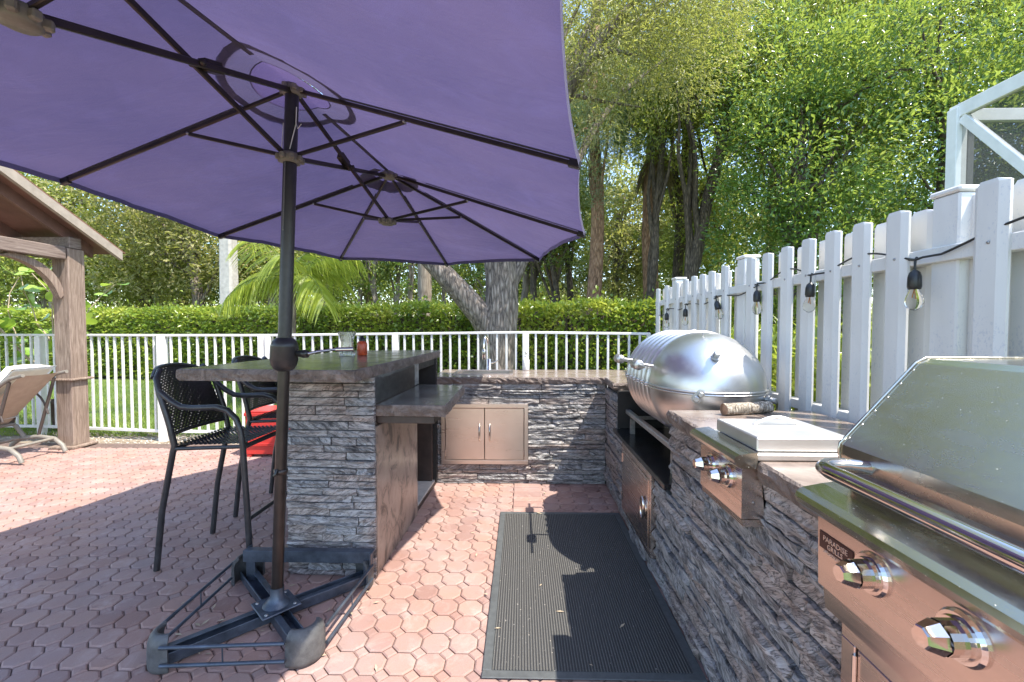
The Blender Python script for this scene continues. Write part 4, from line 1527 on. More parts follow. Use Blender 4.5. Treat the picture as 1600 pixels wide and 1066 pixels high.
# ------------------------------------------------------------------ red crate
RC = thing('red_crate', 'red plastic crate standing on the pavers beside the railing', 'crate', (-2.72, 4.72, 0))
m = MB()
x0, x1, y0, y1 = -2.93, -2.50, 4.56, 4.90
for (a, b, c, d) in ((x0, x1, y0, y0 + 0.012), (x0, x1, y1 - 0.012, y1), (x0, x0 + 0.012, y0 + 0.013, y1 - 0.013), (x1 - 0.012, x1, y0 + 0.013, y1 - 0.013)):
    m.box((a, c, 0.03), (b, d, 0.46), 0.004)
m.box((x0 + 0.013, y0 + 0.013, 0.03), (x1 - 0.013, y1 - 0.013, 0.045))
m.build('body', 'red_plastic', RC)
m = MB()
for zz in (0.46, 0.30, 0.14):
    m.box((x0 - 0.012, y0 - 0.012, zz - 0.022), (x1 + 0.012, y0 - 0.001, zz + 0.012), 0.004)
    m.box((x1 + 0.001, y0 - 0.001, zz - 0.022), (x1 + 0.012, y1 + 0.012, zz + 0.012), 0.004)
m.build('rib_band', 'red_plastic', RC)
m = MB()
for (a, c) in ((x0 + 0.03, y0 + 0.03), (x1 - 0.03, y0 + 0.03), (x0 + 0.03, y1 - 0.03), (x1 - 0.03, y1 - 0.03)):
    m.box((a - 0.025, c - 0.025, 0.0), (a + 0.025, c + 0.025, 0.03), 0.004)
m.build('foot', 'red_plastic', RC)
MB().box((x0 - 0.006, y0 - 0.006, 0.473), (x1 + 0.006, y1 + 0.006, 0.492), 0.006).build('lid', 'red_plastic', RC)

# ------------------------------------------------------------------ reclining lounger
LO = thing('sun_lounger', 'taupe reclining lounger with cream cushion at the left edge of the patio', 'lounger', (-5.6, 4.43, 0))
ly0, ly1 = 4.24, 4.66
hinge = (-5.62, 0.32)
topp = (-5.03, 0.90)


def bk(t, dn=0.0):
    dx, dz = topp[0] - hinge[0], topp[1] - hinge[1]
    L = math.hypot(dx, dz)
    nx, nz = -dz / L, dx / L
    return (hinge[0] + dx * t + nx * dn, hinge[1] + dz * t + nz * dn)


for yy in (ly0, ly1):
    pts = []
    for k in range(9):
        t = k / 8
        x, z = bk(t * 1.06, 0.06 * math.sin(math.pi * t) - (0.05 * max(0, t - 0.85) / 0.15))
        pts.append((x, yy, z))
    MB().tube([(-7.2, yy, 0.34), (-6.3, yy, 0.36), (-5.6, yy, 0.33)] + pts, 0.019, 10).build('side_rail', 'resin_taupe', LO)
    arch = [(-5.58 + 0.40 * k / 10, yy, 0.31 + 0.30 * math.sin(math.pi * k / 10) ** 0.7 + 0.12 * k / 10) for k in range(11)]
    MB().tube(arch, 0.010, 8).build('brace', 'dark_strap', LO)
    x, z = bk(0.88)
    MB().tube([(x, yy, z), (-5.30, yy, 0.19)], 0.015, 8).build('strut', 'dark_strap', LO)
    # curved feet
    MB().tube([(-5.62, yy, 0.02), (-5.60, yy, 0.09), (-5.50, yy, 0.16), (-5.30, yy, 0.185), (-5.12, yy, 0.16), (-5.03, yy, 0.09), (-5.0, yy, 0.02)], 0.022, 10).build('foot', 'resin_taupe', LO)
    MB().tube([(-5.45, yy, 0.17), (-5.55, yy, 0.30), (-5.62, yy, 0.33)], 0.02, 8).build('link', 'resin_taupe', LO)
for xx, zz in ((-5.12, 0.165), (-5.50, 0.165), (-5.56, 0.32)):
    MB().tube([(xx, ly0, zz), (xx, ly1, zz)], 0.016, 8).build('crossbar', 'resin_taupe', LO)
vs, fs = [], []
for i in range(9):
    for j in range(5):
        x, z = bk(i / 8, -0.01 - 0.015 * math.sin(math.pi * j / 4))
        vs.append((x, ly0 + 0.03 + (ly1 - ly0 - 0.06) * j / 4, z))
for i in range(8):
    for j in range(4):
        fs.append((i * 5 + j, i * 5 + j + 1, i * 5 + j + 6, i * 5 + j + 5))
MB().add(vs, fs, 0, True).build('sling', 'sling_beige', LO)


def cushion(t0, t1, th, flat=False, x0=0, x1=0):
    vs, fs = [], []
    ni, nj = 16, 10
    for side in (0, 1):
        for i in range(ni + 1):
            for j in range(nj + 1):
                a, b = i / ni, j / nj
                ed = min(1, min(a, 1 - a) * 7) ** 0.5 * min(1, min(b, 1 - b) * 5) ** 0.5
                d = 0.03 + (th * ed * (1 + 0.30 * noise.noise(V3((a * 7, b * 3, 2 * side))) - 0.22 * max(0, math.cos(a * math.pi * 6)) ** 6) if side else 0.0)
                if flat:
                    x, z = x0 + (x1 - x0) * a, 0.37 + d
                else:
                    x, z = bk(t0 + (t1 - t0) * a, d + 0.04)
                vs.append((x, ly0 + 0.0 + (ly1 - ly0) * b, z))
    W = nj + 1
    n1 = (ni + 1) * W
    for s_ in (0, 1):
        for i in range(ni):
            for j in range(nj):
                fs.append(tuple(s_ * n1 + q for q in (i * W + j, i * W + j + 1, (i + 1) * W + j + 1, (i + 1) * W + j)))
    for i in range(ni):
        for j in (0, nj):
            fs.append((i * W + j, (i + 1) * W + j, n1 + (i + 1) * W + j, n1 + i * W + j))
    for j in range(nj):
        for i in (0, ni):
            fs.append((i * W + j, i * W + j + 1, n1 + i * W + j + 1, n1 + i * W + j))
    return MB().add(vs, fs, 0, True)


cushion(0.02, 1.02, 0.12).build('back_cushion', 'cushion_cream', LO)
cushion(0, 1, 0.11, True, -7.15, -5.5).build('seat_cushion', 'cushion_cream', LO)

# ------------------------------------------------------------------ gazebo
GZ = thing('garden_gazebo', 'brown wooden gazebo with pitched roof at the left of the patio', 'gazebo', (-5.19, 4.94, 0))
for (cx, cy) in ((-5.19, 4.935), (-8.4, 4.935), (-5.19, 1.90), (-8.4, 1.90)):
    hw = 0.095
    po = MB().box((cx - hw, cy - hw, 0.03), (cx + hw, cy + hw, 2.27), 0.006).build('post', 'weathered_wood', GZ)
    m = MB()
    m.box((cx - hw - 0.055, cy - hw - 0.055, 0.0), (cx + hw + 0.055, cy + hw + 0.055, 0.032), 0.008)
    m.build('base_trim', 'weathered_wood', po)
    MB().box((cx - hw - 0.04, cy - hw - 0.04, 0.775), (cx + hw + 0.04, cy + hw + 0.04, 0.798), 0.006).build('mid_trim', 'weathered_wood', po)
for cx in (-5.19, -8.4):
    MB().box((cx - 0.06, 1.4, 2.14), (cx + 0.098, 4.82, 2.275), 0.006).build('beam', 'beam_wood', GZ)
for cy in (4.935, 1.90):
    MB().box((-8.6, cy - 0.07, 2.276), (-5.10, cy + 0.07, 2.40), 0.006).build('cross_beam', 'beam_wood', GZ)
for cx, sg in ((-5.19, -1),):
    for cy, sy in ((4.84, -1), (1.995, 1)):
        pts = []
        for k in range(11):
            a = math.pi / 2 * k / 10
            pts.append((cy + sy * 0.50 * (1 - math.cos(a)), 1.74 + 0.40 * math.sin(a)))
        poly = [(a, b) for a, b in pts] + [(a + sy * 0.02, b - 0.0) for a, b in []]
        inner = [(cy + sy * (0.50 * (1 - math.cos(math.pi / 2 * k / 10)) + 0.06 * math.sin(math.pi / 2 * k / 10) ** 0.5 + 0.035), 1.70 + 0.40 * math.sin(math.pi / 2 * k / 10) + 0.0) for k in range(10, -1, -1)]
        m = MB()
        n = len(pts)
        vv = []
        for xx in (cx - 0.035, cx + 0.035):
            vv += [V3((xx, a, b)) for a, b in pts] + [V3((xx, a, min(b, 2.135))) for a, b in reversed(inner)]
        ff = []
        o2 = 2 * n
        for i in range(n - 1):
            ff += [(i, i + 1, n + i + 1, n + i), (o2 + i, o2 + n + i, o2 + n + i + 1, o2 + i + 1), (i, o2 + i, o2 + i + 1, i + 1), (n + i, n + i + 1, o2 + n + i + 1, o2 + n + i)]
        ff += [(0, n, o2 + n, o2), (n - 1, o2 + n - 1, o2 + 2 * n - 1, 2 * n - 1)]
        m.add(vv, ff)
        m.build('knee_brace', 'weathered_wood', GZ)
# roof: ridge along x
ridge_y, ridge_z, ev_y, ev_z = 3.42, 3.23, 5.34, 2.225
for sg in (1, -1):
    def rp(t, x, up):
        yy = ridge_y + sg * (ev_y - ridge_y) * t
        zz = ridge_z + (ev_z - ridge_z) * t
        return V3((x, yy, zz + up))
    m = MB()
    vv = [rp(t, x, u) for u in (0.085, 0.10) for t in (0, 1.02) for x in (-9.0, -4.93)]
    m.add(vv, [(0, 1, 3, 2), (4, 6, 7, 5), (0, 4, 5, 1), (2, 3, 7, 6), (0, 2, 6, 4), (1, 5, 7, 3)])
    m.build('roof_sheet', 'roof_brown', GZ)
    m = MB()
    vv = [rp(t, x, u) for u in (0.055, 0.082) for t in (0, 1.0) for x in (-8.95, -4.975)]
    m.add(vv, [(0, 1, 3, 2), (4, 6, 7, 5), (0, 4, 5, 1), (2, 3, 7, 6), (0, 2, 6, 4), (1, 5, 7, 3)])
    m.build('soffit', 'soffit_brown', GZ)
    for k, xx in enumerate([-4.95] + [-5.19 - 0.64 * j for j in range(6)]):
        m = MB()
        h_ = 0.05 if k else 0.0
        vv = [rp(t, x, u) for u in ((-0.02, 0.083) if k == 0 else (-0.075, 0.054)) for t in (0, 1.0 if k == 0 else 0.93) for x in (xx - 0.022, xx + 0.022)]
        m.add(vv, [(0, 1, 3, 2), (4, 6, 7, 5), (0, 4, 5, 1), (2, 3, 7, 6), (0, 2, 6, 4), (1, 5, 7, 3)])
        m.build('rake_board' if k == 0 else 'rafter', 'fascia_tan' if k == 0 else 'soffit_brown', GZ)

# ------------------------------------------------------------------ white picket railing
RL = thing('patio_railing', 'white metal railing with slim balusters around the patio', 'railing', (-1.4, 5.1, 0))
poly = [(-9.0, 5.56, 1.295), (-6.2, 5.50, 1.295), (-4.40, 5.27, 1.295), (-3.06, 5.24, 1.297), (-1.46, 5.05, 1.318), (0.045, 4.90, 1.336), (1.40, 4.80, 1.322)]
for (a, b) in zip(poly, poly[1:]):
    pa, pb = V3((a[0], a[1], 0)), V3((b[0], b[1], 0))
    L = (pb - pa).length
    d = (pb - pa) / L
    za, zb = a[2], b[2]
    MB().beam(pa + V3((0, 0, za - 0.014)), pb + V3((0, 0, zb - 0.014)), 0.042, 0.028, 0.004).build('top_rail', 'white_rail', RL)
    MB().beam(pa + V3((0, 0, 0.10)), pb + V3((0, 0, 0.10)), 0.03, 0.034, 0.003).build('bottom_rail', 'white_rail', RL)
    n = int(round(L / 0.1115))
    for k in range(1, n):
        q = pa + d * (L * k / n)
        zt = za + (zb - za) * k / n
        MB().box((q.x - 0.0115, q.y - 0.0115, 0.117), (q.x + 0.0115, q.y + 0.0115, zt - 0.028), 0.002).build('baluster', 'white_rail', RL)
for k, a in enumerate(poly):
    wd = 0.036 if k != 2 else 0.05
    MB().box((a[0] - wd, a[1] - 0.036, -0.03), (a[0] + wd, a[1] + 0.036, a[2] - 0.030), 0.004).build('post', 'white_rail', RL)
a = poly[3]
MB().box((a[0] - 0.125, a[1] - 0.03, -0.03), (a[0] - 0.05, a[1] + 0.04, a[2] - 0.028), 0.004).build('post', 'white_rail', RL)

# ------------------------------------------------------------------ white vinyl picket fence
FE = thing('picket_fence', 'tall white vinyl shadowbox picket fence behind the grill counter', 'fence', (1.46, 2.5, 0))
FX = 1.43


def picket(y, x0, top, wd=0.093, lean=0.0):
    """hollow vinyl board: flat middle, flanks folded back"""
    sec = [(-wd / 2, 0.022), (-wd / 2, 0.013), (-wd * 0.30, 0.0), (wd * 0.30, 0.0), (wd / 2, 0.013), (wd / 2, 0.022)]
    n = len(sec)
    vs = []
    for (z, ins) in ((0.03, 0.0), (top - 0.012, 0.0), (top, 0.010)):
        for (a, d) in sec:
            sh = a * (1 - 2 * ins / wd)
            zz = z - (0.006 if ins and abs(a) > wd * 0.4 else 0.0)
            vs.append(V3((x0 + d + ins * 0.15, y + sh + lean * (z - 1.2), zz)))
    fs = [(k * n + i, k * n + (i + 1) % n, (k + 1) * n + (i + 1) % n, (k + 1) * n + i) for k in range(2) for i in range(n)]
    fs += [tuple(range(n)), tuple(range(2 * n, 3 * n))]
    return MB().add(vs, fs)


front_y = [0.16, 0.335, 0.51, 0.69, 0.865, 1.04, 1.216, 1.392, 1.731, 1.907, 2.08, 2.256, 2.434, 2.622, 2.804, 3.155, 3.355, 3.54, 3.715, 3.91, 4.125, 4.405, 4.68]
posts = [1.563, 2.980, 4.27, 0.02]
tz = lambda y: 1.832 - 0.012 * (y - 1.3)
for k, y in enumerate(front_y):
    lean = 0.035 if abs(y - 3.355) < 0.01 else random.gauss(0, 0.003)
    pk = picket(y, FX, tz(y) + random.uniform(-0.005, 0.005), 0.101, lean).build('picket', 'white_vinyl', FE)
    if y > 0.8:
        MB().lathe([(0, 0), (0, 0.0055), (0.003, 0.0045), (0.004, 0)], (FX, y - 0.008, 1.640), (-1, 0, 0), 8).build('screw', 'screw', pk)
yb_ = 0.302
while yb_ < 4.75:
    picket(yb_, FX + 0.075, tz(yb_) - 0.006 + random.uniform(-0.006, 0.006), 0.105).build('picket', 'white_vinyl', FE)
    yb_ += 0.1755
for (z0, z1) in ((1.607, 1.66), (0.95, 1.0), (0.20, 0.25)):
    MB().box((FX + 0.0215, 0.0, z0), (FX + 0.0705, 4.80, z1), 0.003).build('rail', 'white_vinyl', FE)
for y in posts:
    po = MB().box((FX + 0.035, y - 0.05, 0.0), (FX + 0.135, y + 0.05, 1.835), 0.006).build('post', 'white_vinyl', FE)
    MB().box((FX + 0.028, y - 0.057, 1.836), (FX + 0.142, y + 0.057, 1.856), 0.006).build('post_cap', 'white_vinyl', po)

# ------------------------------------------------------------------ string lights along the fence
SL = thing('string_lights', 'black string light cable with clear bulbs hung along the white fence', 'string lights', (1.40, 2.5, 1.5))
bulbs = [(1.605, 1.62), (2.17, 1.632), (2.66, 1.635), (3.216, 1.60), (3.799, 1.575), (4.282, 1.555)]
anchors = [(0.90, 1.66)] + [bulbs[0]] + [bulbs[1]] + [bulbs[2]] + [bulbs[3]] + [bulbs[4]] + [bulbs[5]] + [(4.75, 1.50)]
pts = []
for (a, b) in zip(anchors, anchors[1:]):
    for k in range(24):
        t = k / 24
        mid = 0.10 * math.sin(math.pi * 2 * t) * (0.45 if b[0] < 2.3 else 0.25)
        yy = a[0] + (b[0] - a[0]) * t
        zz = a[1] + (b[1] - a[1]) * t + 0.02 * math.sin(math.pi * t) - 0.045 * math.sin(math.pi * t) ** 2 * (1 if a[0] > 2.5 else -0.9)
        near_b = min(abs(yy - q[0]) for q in bulbs)
        pts.append((1.405 if near_b < 0.03 else 1.441, yy, zz))
pts.append((1.441, 4.75, 1.50))
MB().tube(pts, 0.0042, 6).build('cable', 'black_plastic', SL)
for i, (y, z) in enumerate(bulbs):
    x = 1.405
    tilt = V3((0, (0.0, 0.05, -0.05, -0.5, 0.02, 0.0)[i], -1)).normalized()
    p = V3((x, y, z))
    sk = MB().tube([p + V3((0.006, 0, 0.01)), p, p + tilt * 0.04], 0.004, 6)
    sk.lathe([(0.035, 0.006), (0.045, 0.016), (0.06, 0.020), (0.095, 0.021), (0.105, 0.018), (0.105, 0)], p, tilt, 14)
    so = sk.build('socket', 'black_plastic', SL)
    MB().lathe([(0.103, 0.013), (0.115, 0.017), (0.135, 0.025), (0.152, 0.027), (0.168, 0.022), (0.178, 0.010), (0.180, 0)], p, tilt, 16).build('bulb', 'bulb_glass', so)
    MB().tube([p + tilt * 0.105, p + tilt * 0.135 + V3((0, 0.006, 0)), p + tilt * 0.14 - V3((0, 0.006, 0)), p + tilt * 0.108], 0.0016, 5).build('filament', 'filament', so)

# ------------------------------------------------------------------ screened pool enclosure beyond the fence
PC = thing('pool_enclosure', 'white framed screened pool enclosure beyond the fence at the right edge', 'screen enclosure', (4.02, 4.2, 0))
ex, ey, ez = 4.02, 4.2, 3.39
bars = [((ex, ey, 0), (ex, ey, ez), 0.10, 0.10, 'corner_post'), ((ex + 0.14, ey + 0.03, 0), (ex + 0.14, ey + 0.03, ez - 0.11), 0.06, 0.05, 'post'),
        ((ex, ey + 0.05, ez - 0.03), (ex, 0.6, ez - 0.03), 0.06, 0.12, 'eave_beam'), ((ex + 0.05, ey, ez - 0.06), (ex + 5, ey, ez - 0.06), 0.06, 0.11, 'eave_beam'),
        ((ex, ey - 0.06, ez - 0.10), (ex, ey - 1.15, ez - 1.45), 0.05, 0.075, 'brace'), ((ex, ey - 1.2, 0), (ex, ey - 1.2, ez - 0.09), 0.06, 0.06, 'post'),
        ((ex, ey - 0.05, 1.0), (ex, 0.6, 1.0), 0.05, 0.06, 'rail'), ((ex + 0.05, ey, 1.0), (ex + 5, ey, 1.0), 0.05, 0.06, 'rail'),
        ((ex + 2.3, ey, 0), (ex + 2.3, ey, ez - 0.12), 0.06, 0.06, 'post'), ((ex + 0.03, ey - 0.03, ez + 0.0), (ex + 1.6, ey - 1.6, ez + 0.75), 0.06, 0.09, 'roof_beam')]
for (a, b, c, d, nm) in bars:
    MB().beam(a, b, c, d, 0.004).build(nm, 'white_aluminium', PC)
m = MB()
m.add([(ex, ey - 0.05, 0.02), (ex, 0.6, 0.02), (ex, 0.6, ez - 0.09), (ex, ey - 0.05, ez - 0.09)], [(0, 1, 2, 3)])
m.build('screen', 'insect_screen', PC)
m = MB()
m.add([(ex + 0.05, ey, 0.02), (ex + 5, ey, 0.02), (ex + 5, ey, ez - 0.12), (ex + 0.05, ey, ez - 0.12)], [(0, 1, 2, 3)])
m.build('screen', 'insect_screen', PC)
m = MB()
m.add([(ex, ey, ez + 0.03), (ex, 0.6, ez + 0.03), (ex + 1.6, 0.6, ez + 0.80), (ex + 1.6, ey - 1.6, ez + 0.80)], [(0, 1, 2, 3)])
m.build('roof_screen', 'insect_screen', PC)

# ------------------------------------------------------------------ concrete utility pole
UP = thing('utility_pole', 'pale square concrete utility pole rising behind the hedge', 'pole', (-8.5, 12.6, 0))
vv = []
for (z, hw) in ((0, 0.21), (8.5, 0.15)):
    for (a, b) in ((-1, -0.7), (-0.7, -1), (0.7, -1), (1, -0.7), (1, 0.7), (0.7, 1), (-0.7, 1), (-1, 0.7)):
        vv.append((-8.5 + a * hw, 12.6 + b * hw, z))
MB().add(vv, [(i, (i + 1) % 8, 8 + (i + 1) % 8, 8 + i) for i in range(8)] + [tuple(range(8, 16))]).build('shaft', 'concrete', UP)
MB().box((-8.6, 12.35, 5.2), (-8.4, 12.42, 5.6), 0.01).build('bracket', 'screw', UP)

# ------------------------------------------------------------------ foliage
def unit(a):
    return a / np.maximum(np.linalg.norm(a, axis=-1, keepdims=True), 1e-9)


def leaf_mesh(name, P, D, L, Wd, mat, tint, fold=0.25, r=rng):
    n = len(P)
    D = unit(D)
    rv = r.normal(size=(n, 3)) * 0.8 + np.array([0, 0, 1.0])
    S = unit(np.cross(D, rv))
    Nn = np.cross(S, D)
    L = np.broadcast_to(L, (n,))[:, None]
    Wd = np.broadcast_to(Wd, (n,))[:, None]
    V = np.empty((n, 4, 3))
    V[:, 0] = P
    mid = P + D * L * 0.48
    V[:, 1] = mid + S * Wd * 0.5 + Nn * Wd * fold
    V[:, 2] = P + D * L - Nn * L * 0.10
    V[:, 3] = mid - S * Wd * 0.5 + Nn * Wd * fold
    idx = np.arange(n)[:, None] * 4
    F = np.concatenate([idx + [0, 1, 2], idx + [0, 2, 3]], axis=1).reshape(-1, 3)
    return mesh_np(name, V.reshape(-1, 3), F, 3, mat, np.repeat(np.clip(tint, 0, 1), 4))


def sample_blobs(blobs, n, r, shell=0.55):
    b = np.array([q[:6] for q in blobs], float)
    wt = b[:, 3] * b[:, 4] * b[:, 5]
    k = r.choice(len(b), n, p=wt / wt.sum())
    d = unit(r.normal(size=(n, 3)))
    rad = r.uniform(0, 1, n) ** (1 / 3)
    rad = np.where(r.uniform(size=n) < shell, 0.78 + 0.27 * r.uniform(size=n), rad)
    return b[k, :3] + d * b[k, 3:] * rad[:, None], d


def crown(name, parent, blobs, ncl, nper, clr, L, W, mat, seed, droop=0.0, shell=0.55, cl_axis=None, fold=0.25, keep=None):
    r = np.random.default_rng(seed)
    c, d = sample_blobs(blobs, ncl, r, shell)
    if keep is not None:
        k = keep(c)
        c, d = c[k], d[k]
        ncl = len(c)
    ct = r.uniform(0.0, 1.0, ncl)
    sz = r.uniform(0.6, 1.35, ncl) * clr
    i = np.repeat(np.arange(ncl), nper)
    n = len(i)
    loc = r.normal(size=(n, 3)) * np.array([1, 1, 0.62])
    loc *= (r.uniform(0.2, 1, n) ** 0.5 / np.maximum(np.linalg.norm(loc, axis=1), 1e-6))[:, None] * sz[i][:, None]
    P = c[i] + loc
    D = unit(loc + 1e-6) * 0.8 + d[i] * 0.45 + r.normal(size=(n, 3)) * 0.55 + np.array([0, 0, 0.15 - droop])
    tint = 0.45 * r.uniform(size=n) + 0.62 * ct[i] - 0.03 + 0.10 * (loc[:, 2] / clr)
    me = leaf_mesh(name, P - np.array(off_of(parent)), D, L * r.uniform(0.65, 1.25, n), W * r.uniform(0.7, 1.2, n), mat, tint, fold, r)
    put(name, me, parent)
    return c


def trunk_path(a, b, n=10, wob=0.06, seed=0):
    a, b = V3(a), V3(b)
    out = []
    for k in range(n + 1):
        t = k / n
        p = a.lerp(b, t)
        s = math.sin(math.pi * t) ** 0.5 if 0 < t < 1 else 0
        p += V3((noise.noise(V3((t * 3, seed, 1.7))), noise.noise(V3((t * 3, seed, 9.1))), 0)) * wob * s * 2
        out.append(p)
    return out


def limbs(m, start, targets, r0, seed, n=5):
    rr = random.Random(seed)
    for k, tg in enumerate(targets):
        s = start[int((0.35 + 0.6 * rr.random()) * (len(start) - 1))]
        p = trunk_path(s, tg, 6, 0.12, seed + k * 3.1)
        # arch upward first
        p = [q + V3((0, 0, 0.12 * (tg - s).length * math.sin(math.pi * i / 6))) for i, q in enumerate(p)]
        m.tube(p, [r0 * (1 - 0.85 * i / 6) for i in range(7)], 6, False)


def tree(name, label, base, top, r0, r1, blobs, ncl, nper, clr, L, W, leafmat, barkmat, seed, group=None, nlimb=9, droop=0.0, shell=0.5, cat='tree', keep=None, seg=10, limb_r=0.5, extra=None):
    T = thing(name, label, cat, base, group=group)
    m = MB()
    p = trunk_path(base, top, 12, 0.10, seed)
    m.tube(p, [(r0 * 1.25 if k == 0 else r0) + (r1 - r0) * k / 12 for k in range(13)], seg)
    c = crown('crown', T, blobs, ncl, nper, clr, L, W, leafmat, seed + 1000, droop, shell, keep=keep)
    pick = [V3(c[i]) for i in np.random.default_rng(seed).choice(len(c), min(nlimb, len(c)), replace=False)]
    limbs(m, p, pick, r1 * limb_r + 0.02, seed)
    if extra:
        extra(m, p)
    m.build('trunk', barkmat, T)
    return T


# lawn grass behind the railing
r = np.random.default_rng(3)
n = 70000
gx = r.uniform(-11, 2.5, n)
gy = 5.45 + (11.4 - 5.45) * r.uniform(size=n) ** 1.3
clump = np.array([noise.noise(V3((a * 1.1, b * 1.1, 0))) for a, b in zip(gx, gy)])
k = r.uniform(size=n) < 0.75 + clump * 0.5
gx, gy, clump = gx[k], gy[k], clump[k]
n = len(gx)
P = np.stack([gx, gy, np.full(n, -0.036)], 1)
D = np.stack([r.normal(0, 0.45, n), r.normal(0, 0.45, n), np.ones(n)], 1)
me = leaf_mesh('grass', P, D, r.uniform(0.04, 0.10, n), r.uniform(0.006, 0.011, n), 'grass_blade', r.uniform(size=n) * 0.6 + 0.25 + clump * 0.5, 0.1, r)
tag(put('grass', me), 'green lawn grass growing between railing and hedge', 'grass', kind='stuff')
# pebbles in the border
vs, fs = [], []
for k in range(900):
    x = r.uniform(-8.5, 1.3)
    y = 5.12 + r.uniform(0, 0.30)
    s = r.uniform(0.006, 0.022)
    b = len(vs)
    for (a, bb, c) in ((1, 0, 0), (-1, 0, 0), (0, 1, 0), (0, -1, 0), (0, 0, 0.7), (0, 0, -0.5)):
        q = r.uniform(0.7, 1.3)
        vs.append((x + a * s * q, y + bb * s * q, -0.018 + c * s * q))
    for f in ((0, 2, 4), (2, 1, 4), (1, 3, 4), (3, 0, 4), (2, 0, 5), (1, 2, 5), (3, 1, 5), (0, 3, 5)):
        fs.append(tuple(b + q for q in f))
me = mesh_np('gravel', vs, fs, 3, 'pebble')
tag(put('gravel', me), 'loose pale pebbles along the foot of the railing', 'gravel', kind='stuff')

# clipped hedge
HG = thing('clipped_hedge', 'long clipped green hedge running behind the white railing', 'hedge', (-4, 10.5, 0))
hp_ = [(-17.0, 13.0), (-9.0, 11.9), (-4.0, 10.6), (1.0, 9.0), (5.5, 8.3)]
r = np.random.default_rng(5)
P, D, Tn = [], [], []
core = MB()
for (a, b) in zip(hp_, hp_[1:]):
    pa, pb = np.array(a), np.array(b)
    L = np.linalg.norm(pb - pa)
    d = (pb - pa) / L
    nrm = np.array([d[1], -d[0]])
    if nrm[1] > 0:
        nrm = -nrm
    n = int(L * 2600)
    s = r.uniform(0, L, n)
    lump = np.array([noise.noise(V3((q * 1.3, pa[0], 0.0))) for q in s])
    zt = 1.80 + 0.10 * lump - 0.012 * (pa[0] + 9) * 0
    face = r.uniform(size=n)
    z = np.where(face < 0.68, r.uniform(0.02, 1, n) * zt, zt + r.normal(0, 0.035, n))
    dep = np.where(face < 0.68, r.normal(0.52, 0.05, n) + 0.05 * lump, r.uniform(-0.6, 0.55, n))
    z += np.where(r.uniform(size=n) < 0.05, np.abs(r.normal(0, 0.13, n)), 0) * (face >= 0.68)
    xy = pa + d * s[:, None] + nrm * dep[:, None]
    P.append(np.stack([xy[:, 0], xy[:, 1], z], 1))
    outv = np.where((face < 0.68)[:, None], np.concatenate([np.tile(nrm, (n, 1)), np.full((n, 1), 0.35)], 1), np.array([0, 0, 1.0]))
    D.append(outv * 0.7 + r.normal(size=(n, 3)) * 0.6)
    cl = np.array([noise.noise(V3((q * 2.3, w_ * 2.6, pa[1]))) for q, w_ in zip(s, z)])
    Tn.append(0.5 * r.uniform(size=n) + 0.30 + 0.55 * cl + 0.20 * (z / 1.8 - 0.6))
    m = core
    p0, p1 = pa - nrm * 0.35, pa + nrm * 0.33
    q0, q1 = pb - nrm * 0.35, pb + nrm * 0.33
    m.add([(*p0, 0), (*p1, 0), (*q1, 0), (*q0, 0), (*p0, 1.62), (*p1, 1.62), (*q1, 1.62), (*q0, 1.62)], [(0, 1, 5, 4), (1, 2, 6, 5), (2, 3, 7, 6), (3, 0, 4, 7), (4, 5, 6, 7)])
P, D, Tn = np.concatenate(P), np.concatenate(D), np.concatenate(Tn)
n = len(P)
me = leaf_mesh('foliage', P - np.array(OFF['clipped_hedge']), D, 0.105 * r.uniform(0.6, 1.25, n), 0.062 * r.uniform(0.7, 1.2, n), 'leaf_hedge', Tn, 0.2, r)
put('foliage', me, HG)
core.build('inner_branches', 'bark_dark', HG)

# big live oak in front of the hedge
def oak_limbs(m, p):
    a = V3((-0.46, 7.5, 1.25))
    q = [a, V3((-0.72, 7.42, 1.62)), V3((-1.05, 7.35, 2.0)), V3((-1.33, 7.3, 2.30)), V3((-1.62, 7.28, 2.62)), V3((-2.3, 7.2, 3.2)), V3((-3.2, 7.1, 4.2))]
    m.tube(q, [0.26, 0.21, 0.185, 0.17, 0.16, 0.13, 0.07], 14)
    m.tube([V3((-0.40, 7.5, 2.9)), V3((0.1, 7.3, 4.0)), V3((0.70, 7.05, 5.05)), V3((1.05, 7.0, 5.62)), V3((1.75, 7.0, 6.45)), V3((2.6, 6.9, 7.2))], [0.16, 0.13, 0.105, 0.085, 0.06, 0.03], 10)
    m.tube([V3((1.0, 7.0, 5.55)), V3((1.35, 6.95, 5.66)), V3((1.8, 6.9, 5.55))], [0.07, 0.05, 0.02], 8)
    m.tube([V3((0.85, 7.0, 5.0)), V3((1.3, 6.9, 4.85)), V3((1.8, 6.8, 4.72))], [0.035, 0.025, 0.01], 6)


